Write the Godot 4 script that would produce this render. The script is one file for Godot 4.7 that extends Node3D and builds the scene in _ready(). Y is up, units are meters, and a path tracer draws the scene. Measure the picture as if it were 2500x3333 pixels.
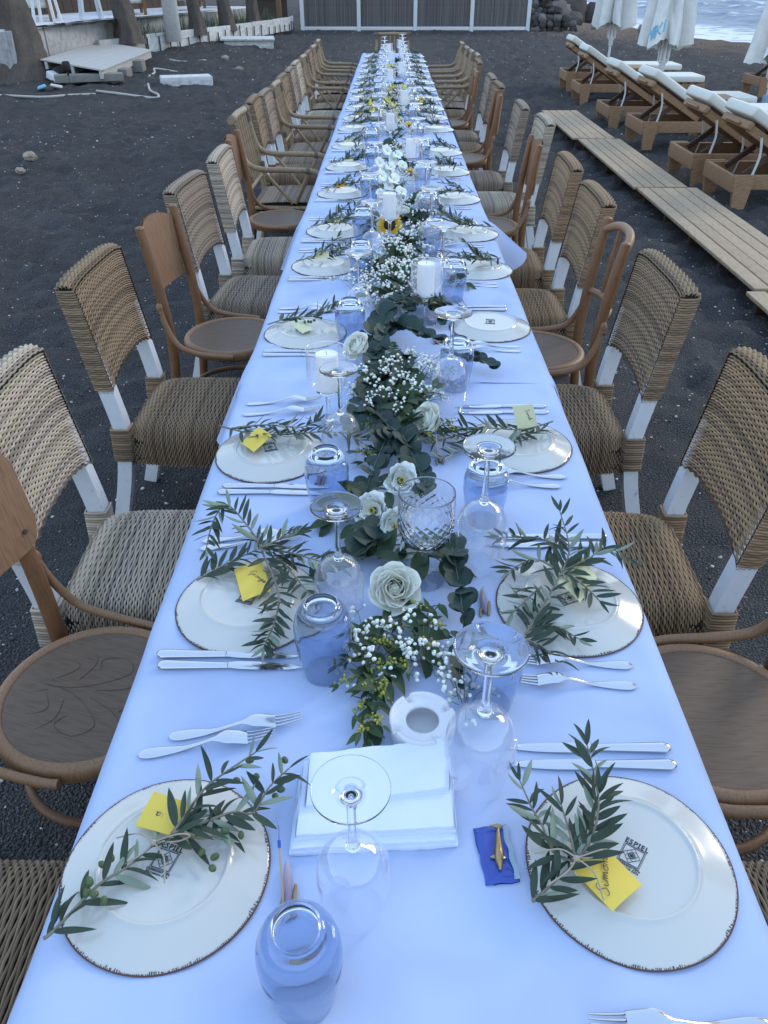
extends Node3D
# A long wedding table laid on a dark volcanic beach. x runs across the table, -z away along it, y up, metres.

var rng := RandomNumberGenerator.new()
var names := {}
var M := {}
const T := 0.752   # top of the tablecloth
const ORD := ["", "first", "second", "third", "fourth", "fifth", "sixth", "seventh", "eighth", "ninth", "tenth", "eleventh", "twelfth", "thirteenth", "fourteenth", "fifteenth", "sixteenth", "seventeenth", "eighteenth", "nineteenth", "twentieth"]

class MB:
	var v := PackedVector3Array()
	var c := PackedColorArray()
	var t := PackedVector2Array()
	var k := PackedInt32Array()
	var col := Color(1, 1, 1)
	func add(p: Vector3, uv := Vector2.ZERO) -> int:
		v.append(p); c.append(col); t.append(uv)
		return v.size() - 1
	func tri(a: int, b: int, d: int) -> void:
		k.append(a); k.append(b); k.append(d)
	func quad(a: int, b: int, d: int, e: int) -> void:
		k.append(a); k.append(b); k.append(d); k.append(a); k.append(d); k.append(e)
	# a flat face of its own; turned so that it looks away from «inside»
	func face(p: Array, inside: Vector3) -> void:
		var mid := Vector3.ZERO
		for q in p: mid += q
		mid /= p.size()
		var nrm: Vector3 = (p[2] - p[0]).cross(p[1] - p[0])
		var at := v.size()
		if nrm.dot(mid - inside) < 0.0: p.reverse()
		for q in p: add(q)
		for i in range(1, p.size() - 1): tri(at, at + i, at + i + 1)
	# rows of points; quads between. flip turns the sheet over
	func grid(nu: int, nv: int, f: Callable, flip := false, wrap := false) -> void:
		var at := v.size()
		for j in nv + 1:
			for i in nu + 1:
				add(f.call(float(i) / nu, float(j) / nv), Vector2(float(i) / nu, float(j) / nv))
		for j in nv:
			for i in nu:
				var a := at + j * (nu + 1) + i
				if flip: quad(a, a + 1, a + nu + 2, a + nu + 1)
				else: quad(a, a + nu + 1, a + nu + 2, a + 1)
	func tube(path: Array, r, sides := 8, cap := true, flat := 1.0, upv := Vector3.ZERO) -> void:
		var n := path.size()
		var at := v.size()
		var d0: Vector3 = (path[1] - path[0]).normalized()
		var u: Vector3 = d0.cross(Vector3(0.31, 0.92, 0.23)) if upv == Vector3.ZERO else upv - d0 * upv.dot(d0)
		u = u.normalized()
		for i in n:
			var d: Vector3 = (path[mini(i + 1, n - 1)] - path[maxi(i - 1, 0)]).normalized()
			u = (u - d * u.dot(d)).normalized()
			var w := d.cross(u)
			var rr: float = r[i] if r is Array else r
			for s in sides:
				var a := TAU * s / sides
				add(path[i] + (u * cos(a) * flat + w * sin(a)) * rr, Vector2(float(s) / sides, float(i)))
		for i in n - 1:
			for s in sides:
				var a := at + i * sides + s
				var b := at + i * sides + (s + 1) % sides
				quad(a, a + sides, b + sides, b)
		if cap:
			var b0 := v.size()
			for s in sides: add(v[at + s])
			for s in range(1, sides - 1): tri(b0, b0 + s, b0 + s + 1)
			var b1 := v.size()
			for s in sides: add(v[at + (n - 1) * sides + s])
			for s in range(1, sides - 1): tri(b1, b1 + s + 1, b1 + s)
	# profile of (radius, height); outside lies to the right of its direction of travel when that is upwards
	func lathe(prof: Array, seg := 32, at := Vector3.ZERO, wob = null) -> void:
		var b := v.size()
		var n := prof.size()
		for i in n:
			for s in seg:
				var a := TAU * s / seg
				var q: Vector2 = prof[i]
				if wob != null: q = wob.call(q, a, i)
				add(at + Vector3(cos(a) * q.x, q.y, sin(a) * q.x), Vector2(float(s) / seg, float(i) / n))
		for i in n - 1:
			for s in seg:
				var p := b + i * seg + s
				var q2 := b + i * seg + (s + 1) % seg
				quad(p, q2, q2 + seg, p + seg)
	func ball(at: Vector3, r: Vector3, seg := 8, rings := 6, basis := Basis()) -> void:
		var b := v.size()
		for i in rings + 1:
			var a := PI * i / rings
			for s in seg:
				var e := TAU * s / seg
				add(at + basis * (Vector3(cos(e) * sin(a), -cos(a), sin(e) * sin(a)) * r))
		for i in rings:
			for s in seg:
				var p := b + i * seg + s
				var q2 := b + i * seg + (s + 1) % seg
				quad(p, q2, q2 + seg, p + seg)
	# a box with bevelled edges
	func box(at: Vector3, size: Vector3, bev := 0.003, basis := Basis()) -> void:
		var h := size / 2
		bev = minf(bev, minf(h.x, minf(h.y, h.z)) * 0.9)
		var id := {}
		for sx in [-1, 1]:
			for sy in [-1, 1]:
				for sz in [-1, 1]:
					var s := Vector3(sx, sy, sz)
					for ax in 3:
						var p := h - Vector3(bev, bev, bev)
						p[ax] = h[ax]
						id[[sx, sy, sz, ax]] = add(at + basis * (p * s))
		var f := func(l: Array) -> void:
			var m := Vector3.ZERO
			for i in l: m += v[i]
			m /= l.size()
			if (v[l[2]] - v[l[0]]).cross(v[l[1]] - v[l[0]]).dot(m - at) < 0.0: l.reverse()
			for i in range(1, l.size() - 1): tri(l[0], l[i], l[i + 1])
		for ax in 3:
			var b := (ax + 1) % 3
			var d := (ax + 2) % 3
			for s in [-1, 1]:
				var l := []
				for q in [[-1, -1], [1, -1], [1, 1], [-1, 1]]:
					var g := [0, 0, 0]
					g[ax] = s; g[b] = q[0]; g[d] = q[1]
					l.append(id[[g[0], g[1], g[2], ax]])
				f.call(l)
			for q in [[-1, -1], [1, -1], [1, 1], [-1, 1]]:   # edges along ax, between faces b and d
				var g0 := [0, 0, 0]
				g0[b] = q[0]; g0[d] = q[1]
				var g1 := g0.duplicate()
				g0[ax] = -1; g1[ax] = 1
				f.call([id[[g0[0], g0[1], g0[2], b]], id[[g1[0], g1[1], g1[2], b]], id[[g1[0], g1[1], g1[2], d]], id[[g0[0], g0[1], g0[2], d]]])
		for sx in [-1, 1]:
			for sy in [-1, 1]:
				for sz in [-1, 1]: f.call([id[[sx, sy, sz, 0]], id[[sx, sy, sz, 1]], id[[sx, sy, sz, 2]]])
	func bar(a: Vector3, b: Vector3, w: float, h: float, bev := 0.003, up := Vector3.UP) -> void:
		var d := (b - a).normalized()
		var s := d.cross(up).normalized()
		box((a + b) / 2, Vector3((b - a).length(), h, w), bev, Basis(d, s.cross(d), s))
	func join(o: MB, x := Transform3D(), tint := Color(1, 1, 1)) -> void:
		var at := v.size()
		for i in o.v.size():
			v.append(x * o.v[i]); c.append(o.c[i] * tint); t.append(o.t[i])
		for i in o.k: k.append(at + i)
	func done() -> ArrayMesh:
		var n := PackedVector3Array()
		n.resize(v.size())
		for i in range(0, k.size(), 3):
			var a := k[i]; var b := k[i + 1]; var d := k[i + 2]
			var f := (v[d] - v[a]).cross(v[b] - v[a])
			n[a] += f; n[b] += f; n[d] += f
		for i in n.size(): n[i] = n[i].normalized() if n[i].length_squared() > 1e-24 else Vector3.UP
		var arr := []
		arr.resize(Mesh.ARRAY_MAX)
		arr[Mesh.ARRAY_VERTEX] = v; arr[Mesh.ARRAY_NORMAL] = n; arr[Mesh.ARRAY_COLOR] = c
		arr[Mesh.ARRAY_TEX_UV] = t; arr[Mesh.ARRAY_INDEX] = k
		var m := ArrayMesh.new()
		m.add_surface_from_arrays(Mesh.PRIMITIVE_TRIANGLES, arr)
		return m

func rr(a: float, b: float) -> float:
	return rng.randf_range(a, b)

func numbered(called: String) -> String:
	var i: int = names.get(called, -1) + 1
	names[called] = i
	return called if i == 0 else "%s_%03d" % [called, i]

func tag(o: Node, label: String, category: String, group := "", kind := "") -> void:
	if label: o.set_meta("label", label)
	if category: o.set_meta("category", category)
	if group: o.set_meta("group", group)
	if kind: o.set_meta("kind", kind)

func thing(called: String, label: String, category: String, at := Vector3.ZERO, turn := 0.0, group := "") -> Node3D:
	var o := Node3D.new()
	o.name = numbered(called)
	add_child(o)
	o.position = at
	o.rotation.y = turn
	tag(o, label, category, group)
	return o

func put(called: String, m, mat: Material, parent: Node, x := Transform3D()) -> MeshInstance3D:
	var o := MeshInstance3D.new()
	o.mesh = m.done() if m is MB else m
	o.material_override = mat
	o.transform = x
	if parent == self:
		o.name = numbered(called)
		add_child(o)
	else:
		o.name = called
		parent.add_child(o, true)
	return o

func copy(o: Node3D, called: String, label: String, at: Vector3, turn: float, group := "") -> Node3D:
	var r: Node3D = o.duplicate()
	r.name = numbered(called)
	add_child(r)
	r.position = at
	r.rotation = Vector3(0, turn, 0)
	r.set_meta("label", label)
	if group: r.set_meta("group", group)
	return r

func repaint(o: Node, part: String, m: Material) -> void:
	for p in o.get_children():
		if String(p.name).begins_with(part): p.material_override = m

func structure(called: String, m, mat: Material, label := "", category := "") -> MeshInstance3D:
	var o := put(called, m, mat, self)
	tag(o, label, category, "", "structure")
	return o

func smooth(pts: Array, per := 6) -> Array:   # Catmull-Rom through the points
	var out := []
	var n := pts.size()
	for i in n - 1:
		var a = pts[maxi(i - 1, 0)]
		var b = pts[i]
		var d = pts[i + 1]
		var e = pts[mini(i + 2, n - 1)]
		for j in per:
			var t := float(j) / per
			out.append(0.5 * (2.0 * b + (d - a) * t + (2.0 * a - 5.0 * b + 4.0 * d - e) * t * t + (3.0 * b - a - 3.0 * d + e) * t * t * t))
	out.append(pts[n - 1])
	return out

func look(dir: Vector3, up := Vector3.UP) -> Basis:   # x along dir, y as near up as can be
	var x := dir.normalized()
	if absf(x.dot(up)) > 0.98: up = Vector3(0.3, 0.1, 0.95)
	var z := x.cross(up).normalized()
	return Basis(x, z.cross(x), z)

func lin(r: float, g: float, b: float) -> Color:
	return Color(r, g, b).linear_to_srgb()

func mat(called: String, color: Color, rough := 0.7, metal := 0.0) -> StandardMaterial3D:
	var m := StandardMaterial3D.new()
	m.resource_name = called
	m.albedo_color = color
	m.roughness = rough
	m.metallic = metal
	m.vertex_color_use_as_albedo = true
	M[called] = m
	return m

func noise_tex(freq: float, oct: int, ramp: Array, size := 512, kind := FastNoiseLite.TYPE_SIMPLEX_SMOOTH, sd := 1, normal := 0.0) -> NoiseTexture2D:
	var n := FastNoiseLite.new()
	n.noise_type = kind
	n.frequency = freq
	n.seed = sd
	n.fractal_octaves = oct
	var t := NoiseTexture2D.new()
	t.width = size; t.height = size
	t.seamless = true
	t.noise = n
	if ramp:
		var g := Gradient.new()
		var off := PackedFloat32Array()
		var cs := PackedColorArray()
		for r in ramp:
			off.append(r[0]); cs.append(r[1])
		g.offsets = off; g.colors = cs
		t.color_ramp = g
	if normal > 0.0:
		t.as_normal_map = true
		t.bump_strength = normal
	return t

func tri_map(m: StandardMaterial3D, tex: Texture2D, scale: Vector3, world := false, bump: Texture2D = null, depth := 0.0) -> StandardMaterial3D:
	m.albedo_texture = tex
	m.uv1_triplanar = true
	m.uv1_world_triplanar = world
	m.uv1_scale = scale
	if bump:
		m.heightmap_enabled = true
		m.heightmap_texture = bump
		m.heightmap_scale = depth
	return m

func _ready() -> void:
	rng.seed = 20240607
	# camera, sky, sun, exposure
	var cam := Camera3D.new()
	cam.name = "camera"
	cam.position = Vector3(0, 1.70, 0)
	cam.rotation_degrees = Vector3(-34.875, 0.413, 0)
	cam.fov = 67.3
	cam.near = 0.05
	cam.far = 900.0
	add_child(cam)
	cam.current = true
	var sky := ProceduralSkyMaterial.new()
	sky.sky_top_color = Color(0.60, 0.715, 0.865)
	sky.sky_horizon_color = Color(0.85, 0.90, 0.93)
	sky.sky_curve = 0.25
	sky.sky_energy_multiplier = 1.38
	sky.ground_bottom_color = Color(0.25, 0.27, 0.30)
	sky.ground_horizon_color = Color(0.55, 0.62, 0.72)
	sky.sky_cover = noise_tex(0.012, 4, [[0.0, Color(0, 0, 0, 0)], [0.55, Color(0, 0, 0, 0)], [0.8, Color(0.42, 0.44, 0.47, 0.5)], [1.0, Color(0.55, 0.56, 0.58, 0.6)]], 512, FastNoiseLite.TYPE_SIMPLEX_SMOOTH, 5)
	var env := Environment.new()
	env.background_mode = Environment.BG_SKY
	env.sky = Sky.new()
	env.sky.sky_material = sky
	env.background_energy_multiplier = 1.0
	env.tonemap_mode = Environment.TONE_MAPPER_LINEAR
	env.tonemap_exposure = 1.0
	env.sdfgi_enabled = true
	env.ssao_enabled = true
	env.ssil_enabled = true
	var we := WorldEnvironment.new()
	we.name = "world_environment"
	we.environment = env
	add_child(we)
	var sun := DirectionalLight3D.new()
	sun.name = "sun"
	sun.light_color = Color(1.0, 0.95, 0.88)
	sun.light_energy = 0.42
	sun.light_angular_distance = 18.0
	sun.shadow_enabled = true
	add_child(sun)
	sun.look_at_from_position(Vector3(8, 5.2, -7), Vector3.ZERO)
	make_materials()
	build_beach()
	build_back()
	build_right_side()
	build_chairs()
	build_table()
	build_settings()
	build_centre()

func make_materials() -> void:
	var streak := noise_tex(0.02, 4, [[0.0, lin(0.50, 0.46, 0.42)], [0.45, lin(0.86, 0.84, 0.82)], [1.0, lin(1.0, 1.0, 1.0)]], 512, FastNoiseLite.TYPE_SIMPLEX_SMOOTH, 3)
	var blotch := noise_tex(0.012, 5, [[0.0, lin(0.55, 0.55, 0.55)], [0.5, lin(0.85, 0.85, 0.85)], [1.0, lin(1, 1, 1)]], 512, FastNoiseLite.TYPE_SIMPLEX_SMOOTH, 9)
	var dust := noise_tex(0.006, 3, [[0.0, lin(0.80, 0.80, 0.80)], [0.6, lin(0.97, 0.97, 0.97)], [1.0, lin(1, 1, 1)]], 512, FastNoiseLite.TYPE_SIMPLEX_SMOOTH, 12)
	var scuff := noise_tex(0.03, 5, [[0.0, lin(0.5, 0.47, 0.43)], [0.12, lin(0.8, 0.79, 0.77)], [0.22, lin(0.96, 0.96, 0.95)], [1.0, lin(1, 1, 1)]], 512, FastNoiseLite.TYPE_SIMPLEX_SMOOTH, 17)
	var grit := noise_tex(0.11, 3, [[0.0, lin(0.17, 0.168, 0.165)], [0.5, lin(0.30, 0.298, 0.295)], [0.66, lin(0.42, 0.415, 0.41)], [0.73, lin(0.85, 0.83, 0.79)], [1.0, lin(1, 0.98, 0.94)]], 1024, FastNoiseLite.TYPE_SIMPLEX_SMOOTH, 21)
	var grey := noise_tex(0.09, 4, [], 1024, FastNoiseLite.TYPE_SIMPLEX_SMOOTH, 22)
	var fine := noise_tex(0.05, 4, [], 512, FastNoiseLite.TYPE_SIMPLEX_SMOOTH, 23)
	tri_map(mat("sand", lin(1, 1, 1), 0.95), grit, Vector3(0.9, 0.9, 0.9), true, grey, 6.0)
	mat("pebble", lin(0.9, 0.9, 0.9), 0.85)
	tri_map(mat("rock", lin(0.9, 0.9, 0.9), 0.9), blotch, Vector3(1.3, 1.3, 1.3), true, fine, 4.0)
	mat("sea", lin(1, 1, 1), 0.35)
	M.sea.metallic_specular = 0.3
	# cloth
	var weave := Image.create(64, 64, false, Image.FORMAT_L8)
	for y in 64:
		for x in 64:
			var a := 0.5 + 0.5 * sin(TAU * x / 8.0)
			var b := 0.5 + 0.5 * sin(TAU * y / 8.0)
			var over := (x / 8 + y / 8) % 2 == 0
			weave.set_pixel(x, y, Color(1, 1, 1) * (a if over else b))
	var weave_tex := ImageTexture.create_from_image(weave)
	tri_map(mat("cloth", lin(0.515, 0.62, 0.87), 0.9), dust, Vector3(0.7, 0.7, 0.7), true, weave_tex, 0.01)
	M.cloth.uv1_scale = Vector3(1.0, 1.0, 1.0)
	M.cloth.heightmap_enabled = false
	M.cloth.metallic_specular = 0.2
	M.cloth.backlight_enabled = true
	M.cloth.backlight = Color(0.36, 0.40, 0.46)
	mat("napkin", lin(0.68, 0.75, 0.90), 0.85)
	# ceramics, glass, steel
	mat("plate", lin(0.56, 0.562, 0.525), 0.16)
	M.plate.clearcoat_enabled = true
	M.plate.clearcoat = 0.5
	M.plate.clearcoat_roughness = 0.08
	mat("plate_rim", lin(0.10, 0.045, 0.035), 0.5)
	mat("print", lin(0.025, 0.03, 0.04), 0.6)
	mat("ceramic", lin(0.66, 0.67, 0.70), 0.35)
	mat("steel", lin(0.62, 0.62, 0.64), 0.16, 1.0)
	mat("brushed", lin(0.58, 0.58, 0.60), 0.36, 1.0)
	mat("bronze", lin(0.42, 0.30, 0.14), 0.3, 1.0)
	mat("glass", Color(1, 1, 1, 0.0), 0.0)
	M.glass.refraction_enabled = true
	M.glass.refraction_scale = 0.05
	mat("pane", Color(0.9, 0.93, 0.97, 0.03), 0.0)
	M.pane.transparency = BaseMaterial3D.TRANSPARENCY_ALPHA
	mat("crystal", Color(0.95, 0.97, 1.0, 0.10), 0.0)
	M.crystal.transparency = BaseMaterial3D.TRANSPARENCY_ALPHA
	mat("blue_glass", Color(0.86, 0.90, 0.96, 0.0), 0.0)
	M.blue_glass.refraction_enabled = true
	M.blue_glass.refraction_scale = 0.05
	mat("cobalt", lin(0.003, 0.045, 0.36), 0.05)
	M.cobalt.clearcoat_enabled = true
	mat("wax", lin(0.88, 0.88, 0.86), 0.55)
	M.wax.subsurf_scatter_enabled = true
	M.wax.subsurf_scatter_strength = 0.12
	mat("wick", lin(0.12, 0.10, 0.08), 0.9)
	# paper
	mat("yellow_card", lin(0.75, 0.56, 0.095), 0.85)
	mat("orange_card", lin(0.72, 0.42, 0.05), 0.85)
	mat("pale_card", lin(0.70, 0.69, 0.42), 0.85)
	mat("ink", lin(0.12, 0.10, 0.09), 0.7)
	mat("twine", lin(0.38, 0.33, 0.25), 0.95)
	# plants
	mat("leaf", lin(1, 1, 1), 0.62)
	M.leaf.backlight_enabled = true
	M.leaf.backlight = Color(0.25, 0.3, 0.2)
	mat("petal", lin(1, 1, 1), 0.7)
	M.petal.subsurf_scatter_enabled = true
	M.petal.subsurf_scatter_strength = 0.4
	mat("olive", lin(0.07, 0.11, 0.035), 0.35)
	# furniture
	mat("wicker", lin(0.30, 0.205, 0.122), 0.75)
	mat("wicker_core", lin(0.022, 0.016, 0.012), 0.95)
	mat("wicker_pale", lin(0.53, 0.435, 0.335), 0.75)
	mat("wicker_grey", lin(0.35, 0.27, 0.20), 0.75)
	mat("wicker_gold", lin(0.355, 0.228, 0.125), 0.75)
	tri_map(mat("white_paint", lin(0.72, 0.735, 0.75), 0.55), scuff, Vector3(1.6, 1.6, 1.6), true)
	tri_map(mat("bentwood", lin(0.24, 0.115, 0.05), 0.45), streak, Vector3(14, 1.4, 14))
	tri_map(mat("bentwood_light", lin(0.30, 0.165, 0.082), 0.5), streak, Vector3(14, 1.4, 14))
	tri_map(mat("seat_wood", lin(0.155, 0.102, 0.064), 0.5), streak, Vector3(1.2, 8, 16), false, streak, 0.03)
	tri_map(mat("bamboo", lin(0.335, 0.24, 0.14), 0.5), streak, Vector3(3, 3, 3))
	tri_map(mat("binding", lin(0.19, 0.16, 0.12), 0.7), streak, Vector3(20, 20, 20))
	tri_map(mat("deck_wood", lin(0.50, 0.375, 0.245), 0.8), streak, Vector3(11, 6, 0.7), true, streak, 0.15)
	tri_map(mat("lounger_wood", lin(0.36, 0.215, 0.115), 0.65), streak, Vector3(1.1, 9, 12), true, streak, 0.1)
	tri_map(mat("lounger_dark", lin(0.085, 0.045, 0.028), 0.7), streak, Vector3(1.1, 9, 12), true)
	mat("mattress", lin(0.69, 0.68, 0.60), 0.8)
	mat("strap", lin(0.55, 0.55, 0.50), 0.9)
	tri_map(mat("canvas", lin(0.74, 0.74, 0.70), 0.9), dust, Vector3(1.5, 1.5, 1.5), true)
	mat("sign_blue", lin(0.22, 0.46, 0.62), 0.9)
	mat("grey_blue", lin(0.30, 0.42, 0.55), 0.9)
	# back of the beach
	tri_map(mat("concrete", lin(0.46, 0.455, 0.44), 0.9), blotch, Vector3(0.8, 0.8, 0.8), true, fine, 0.6)
	tri_map(mat("board_white", lin(0.72, 0.72, 0.69), 0.8), blotch, Vector3(0.9, 1.5, 0.9), true)
	tri_map(mat("floor_white", lin(0.78, 0.79, 0.80), 0.7), dust, Vector3(1, 1, 1), true)
	tri_map(mat("old_wood", lin(0.56, 0.55, 0.52), 0.85), streak, Vector3(0.7, 6, 9), true, streak, 0.2)
	tri_map(mat("bark", lin(0.24, 0.20, 0.165), 0.95), blotch, Vector3(5, 0.9, 5), true, fine, 5.0)
	tri_map(mat("block_wood", lin(0.27, 0.26, 0.24), 0.9), streak, Vector3(0.7, 6, 9), true)
	mat("stake", lin(0.07, 0.05, 0.04), 0.9)
	tri_map(mat("reed", lin(0.32, 0.31, 0.30), 0.9), streak, Vector3(9, 0.6, 9), true)
	mat("pipe", lin(0.42, 0.40, 0.36), 0.6)
	mat("black_plastic", lin(0.012, 0.012, 0.014), 0.5)
	mat("terrace_wood", lin(0.20, 0.105, 0.05), 0.6)
	mat("dark_wood", lin(0.06, 0.035, 0.025), 0.6)

var n_big := FastNoiseLite.new()
var n_dim := FastNoiseLite.new()
var n_foot := FastNoiseLite.new()

func shore_x(z: float) -> float:
	return 15.3 + (z + 39.0) * 0.206 + 0.8 * sin(z * 0.21)

func ground(x: float, z: float) -> float:
	var y := 0.035 * n_big.get_noise_2d(x * 0.5, z * 0.5)
	var d := n_dim.get_noise_2d(x, z)
	y += (0.06 * d - 0.045 * absf(n_dim.get_noise_2d(x * 1.9 + 50.0, z * 1.9)) + 0.05 * n_foot.get_noise_2d(x, z)) * lerpf(0.35, 1.0, smoothstep(1.0, 1.7, absf(x)))
	y += 0.14 * smoothstep(-2.8, -5.2, x) * smoothstep(-19.5, -24.0, z)
	y += 0.05 * smoothstep(-14.0, -28.0, z)
	var s := shore_x(z) - x
	y -= 0.75 * smoothstep(9.0, -1.5, s)
	if s < 0.0: y += maxf(s * 0.12, -3.0)
	return y

func build_beach() -> void:
	n_big.seed = 4; n_big.frequency = 0.6
	n_dim.seed = 8; n_dim.frequency = 1.7; n_dim.fractal_octaves = 3
	n_foot.seed = 15; n_foot.frequency = 3.6; n_foot.fractal_octaves = 2
	var xs := []
	var x := -9.0
	while x < 7.0:
		xs.append(x); x += 0.05 if x > -5.5 and x < 3.2 else 0.09
	var step := 0.1
	while x < 700.0:
		xs.append(x); x += step; step *= 1.16
	step = 0.1
	x = -9.0
	while x > -400.0:
		x -= step; step *= 1.25
		xs.push_front(x)
	var zs := []
	var z := 1.5
	zs = [60.0, 20.0, 8.0, 4.0, 2.5]
	while z > -14.0:
		zs.append(z); z -= 0.05
	step = 0.05
	while z > -750.0:
		zs.append(z); z -= step
		step *= 1.012 if z > -45.0 else 1.15
	var g := MB.new()
	for j in zs.size():
		for i in xs.size():
			var px: float = xs[i]
			var pz: float = zs[j]
			var s := shore_x(pz) - px
			var w := n_big.get_noise_2d(px * 1.3 + 9.0, pz * 1.3)
			var br := smoothstep(12.0, 8.5, s + w * 3.0) * smoothstep(-0.3, 0.8, s)   # brown shingle above the water's edge
			br *= smoothstep(-20.0, -24.0, pz + w * 3.0) if px < 14.0 else 1.0
			var tone := 0.245 + 0.05 * w + 0.03 * n_dim.get_noise_2d(px * 0.7, pz * 0.7 + 30.0)
			var c := Color(tone, tone * 0.985, tone * 0.985).lerp(Color(0.74, 0.50, 0.36), br * 0.9)
			c = c.lerp(Color(0.36, 0.31, 0.26), 0.5 * smoothstep(-5.0, -7.5, px) * smoothstep(-15.0, -18.0, pz))   # litter round the tree
			g.col = c
			g.add(Vector3(px, ground(px, pz), pz))
	var nx := xs.size()
	for j in zs.size() - 1:
		for i in nx - 1:
			var a := j * nx + i
			g.quad(a, a + nx, a + nx + 1, a + 1)
	structure("sand", g, M.sand, "dark volcanic sand of the beach, pitted with footprints", "ground")
	# the sea
	var sea := MB.new()
	var wv := FastNoiseLite.new()
	wv.seed = 31; wv.frequency = 0.09; wv.fractal_octaves = 4
	var sx := []
	x = 6.0
	step = 0.16
	while x < 850.0:
		sx.append(x)
		if x > 45.0: step *= 1.12
		x += step
	var sz := []
	z = 12.0
	step = 1.2
	while z > -800.0:
		sz.append(z)
		z -= step
		step = 0.35 if z > -85.0 and z < -28.0 else minf(step * 1.15, 60.0) if z < -85.0 else 1.2
	for j in sz.size():
		for i in sx.size():
			var px: float = sx[i]
			var pz: float = sz[j]
			var out := px - shore_x(pz)
			var amp := smoothstep(-1.0, 9.0, out)
			var ph := out * 0.62 + 2.2 * wv.get_noise_2d(px * 0.6, pz * 0.45)
			var crest := pow(0.5 + 0.5 * sin(ph), 4.0)
			var chop := wv.get_noise_2d(px * 3.0, pz * 3.4)
			var y := -0.62 + amp * (0.26 * crest + 0.12 * chop + 0.05 * wv.get_noise_2d(px * 9.0, pz * 9.0)) * smoothstep(120.0, 70.0, out)
			var patch := wv.get_noise_2d(px * 1.1 + 70.0, pz * 1.7)
			var speck := wv.get_noise_2d(px * 7.0, pz * 10.0 + 40.0)
			var foam := smoothstep(0.08, 0.36, crest * 0.5 + patch * 0.7 + speck * 0.6 - 0.42)
			foam = maxf(foam, smoothstep(6.5, 2.0, out) * smoothstep(-0.35, 0.2, speck + patch + 0.22))
			foam *= smoothstep(70.0, 24.0, out)
			sea.col = Color(0.085, 0.14, 0.22).lerp(Color(0.62, 0.65, 0.69), clampf(foam, 0.0, 1.0))
			sea.add(Vector3(px, y, pz))
	nx = sx.size()
	for j in sz.size() - 1:
		for i in nx - 1:
			var a := j * nx + i
			sea.quad(a, a + nx, a + nx + 1, a + 1)
	structure("sea", sea, M.sea, "choppy blue sea with white surf along the beach", "sea")
	# pebbles and shell bits strewn over the sand
	var pm := MB.new()
	pm.ball(Vector3.ZERO, Vector3(1, 0.6, 0.75), 6, 4)
	var mesh := pm.done()
	var mm := MultiMesh.new()
	mm.transform_format = MultiMesh.TRANSFORM_3D
	mm.use_colors = true
	mm.mesh = mesh
	var count := 27000
	mm.instance_count = count
	for i in count:
		var near := i < 19000
		var pz := -0.3 - 12.0 * pow(rng.randf(), 1.3) if near else -10.0 - 24.0 * rng.randf()
		var side := -1.0 if rng.randf() < 0.5 else 1.0
		var px := side * (0.45 + rng.randf() * (2.6 - pz * 0.32)) if near else rr(-8, 10)
		var r := 0.0030 + 0.0075 * pow(rng.randf(), 3.0)
		if not near: r *= 2.0
		var b := Basis.from_euler(Vector3(rr(-0.5, 0.5), rr(0, TAU), rr(-0.5, 0.5))).scaled(Vector3(r, r * rr(0.6, 1.0), r * rr(0.6, 1.0)))
		mm.set_instance_transform(i, Transform3D(b, Vector3(px, ground(px, pz) + r * 0.3, pz)))
		var q := rng.randf()
		var w := rr(0.38, 0.75)
		mm.set_instance_color(i, Color(w, w * 0.97, w * 0.91) if q < 0.5 else Color(0.30, 0.22, 0.16) if q < 0.65 else Color(0.09, 0.09, 0.10))
	var o := MultiMeshInstance3D.new()
	o.name = "pebbles"
	o.multimesh = mm
	o.material_override = M.pebble
	add_child(o)
	tag(o, "small pale pebbles and shell bits strewn over the dark sand", "pebbles", "", "stuff")
	# stones large enough to point at
	for s in [[-4.05, -9.35, 0.085, "pale flat stone lying on the sand near the left edge, behind its smaller neighbour", 0.45], [-3.93, -8.75, 0.065, "small pale stone at the left edge of the sand, in front of a larger one", 0.42], [1.55, -1.95, 0.026, "round grey pebble beside the second wicker chair on the right", 0.2], [-3.3, -19.2, 0.13, "grey stone lying between the ramp and the left chairs", 0.3], [2.45, -6.2, 0.04, "small grey stone by the left edge of the boardwalk", 0.22], [3.15, -6.55, 0.05, "dark round stone in front of the nearest lounger leg", 0.07], [3.28, -6.35, 0.06, "larger dark stone right of the boardwalk, in front of the loungers", 0.09], [-4.0, -21.5, 0.12, "pale chunk of stone below the white planter boards", 0.4]]:
		var st := stone_mesh(s[2], s[4], 1.2)
		var q := put("stone", st, M.rock, self, Transform3D(Basis(Vector3.UP, rr(0, TAU)), Vector3(s[0], ground(s[0], s[1]) + s[2] * 0.12, s[1])))
		tag(q, s[3], "stone", "stones lying on the sand")

func stone_mesh(r: float, tone: float, warm := 1.0, flat := 0.6) -> MB:
	var m := MB.new()
	m.col = Color(tone * warm, tone, tone * (2.0 - warm))
	var n := FastNoiseLite.new()
	n.seed = rng.randi() % 999
	n.frequency = 0.9
	m.ball(Vector3.ZERO, Vector3.ONE, 14, 10)
	for i in m.v.size():
		var p := m.v[i]
		m.v[i] = p * Vector3(r, r * flat, r * 0.8) * (1.0 + 0.45 * n.get_noise_3dv(p * 1.0) + 0.15 * n.get_noise_3dv(p * 3.0))
	return m

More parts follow.
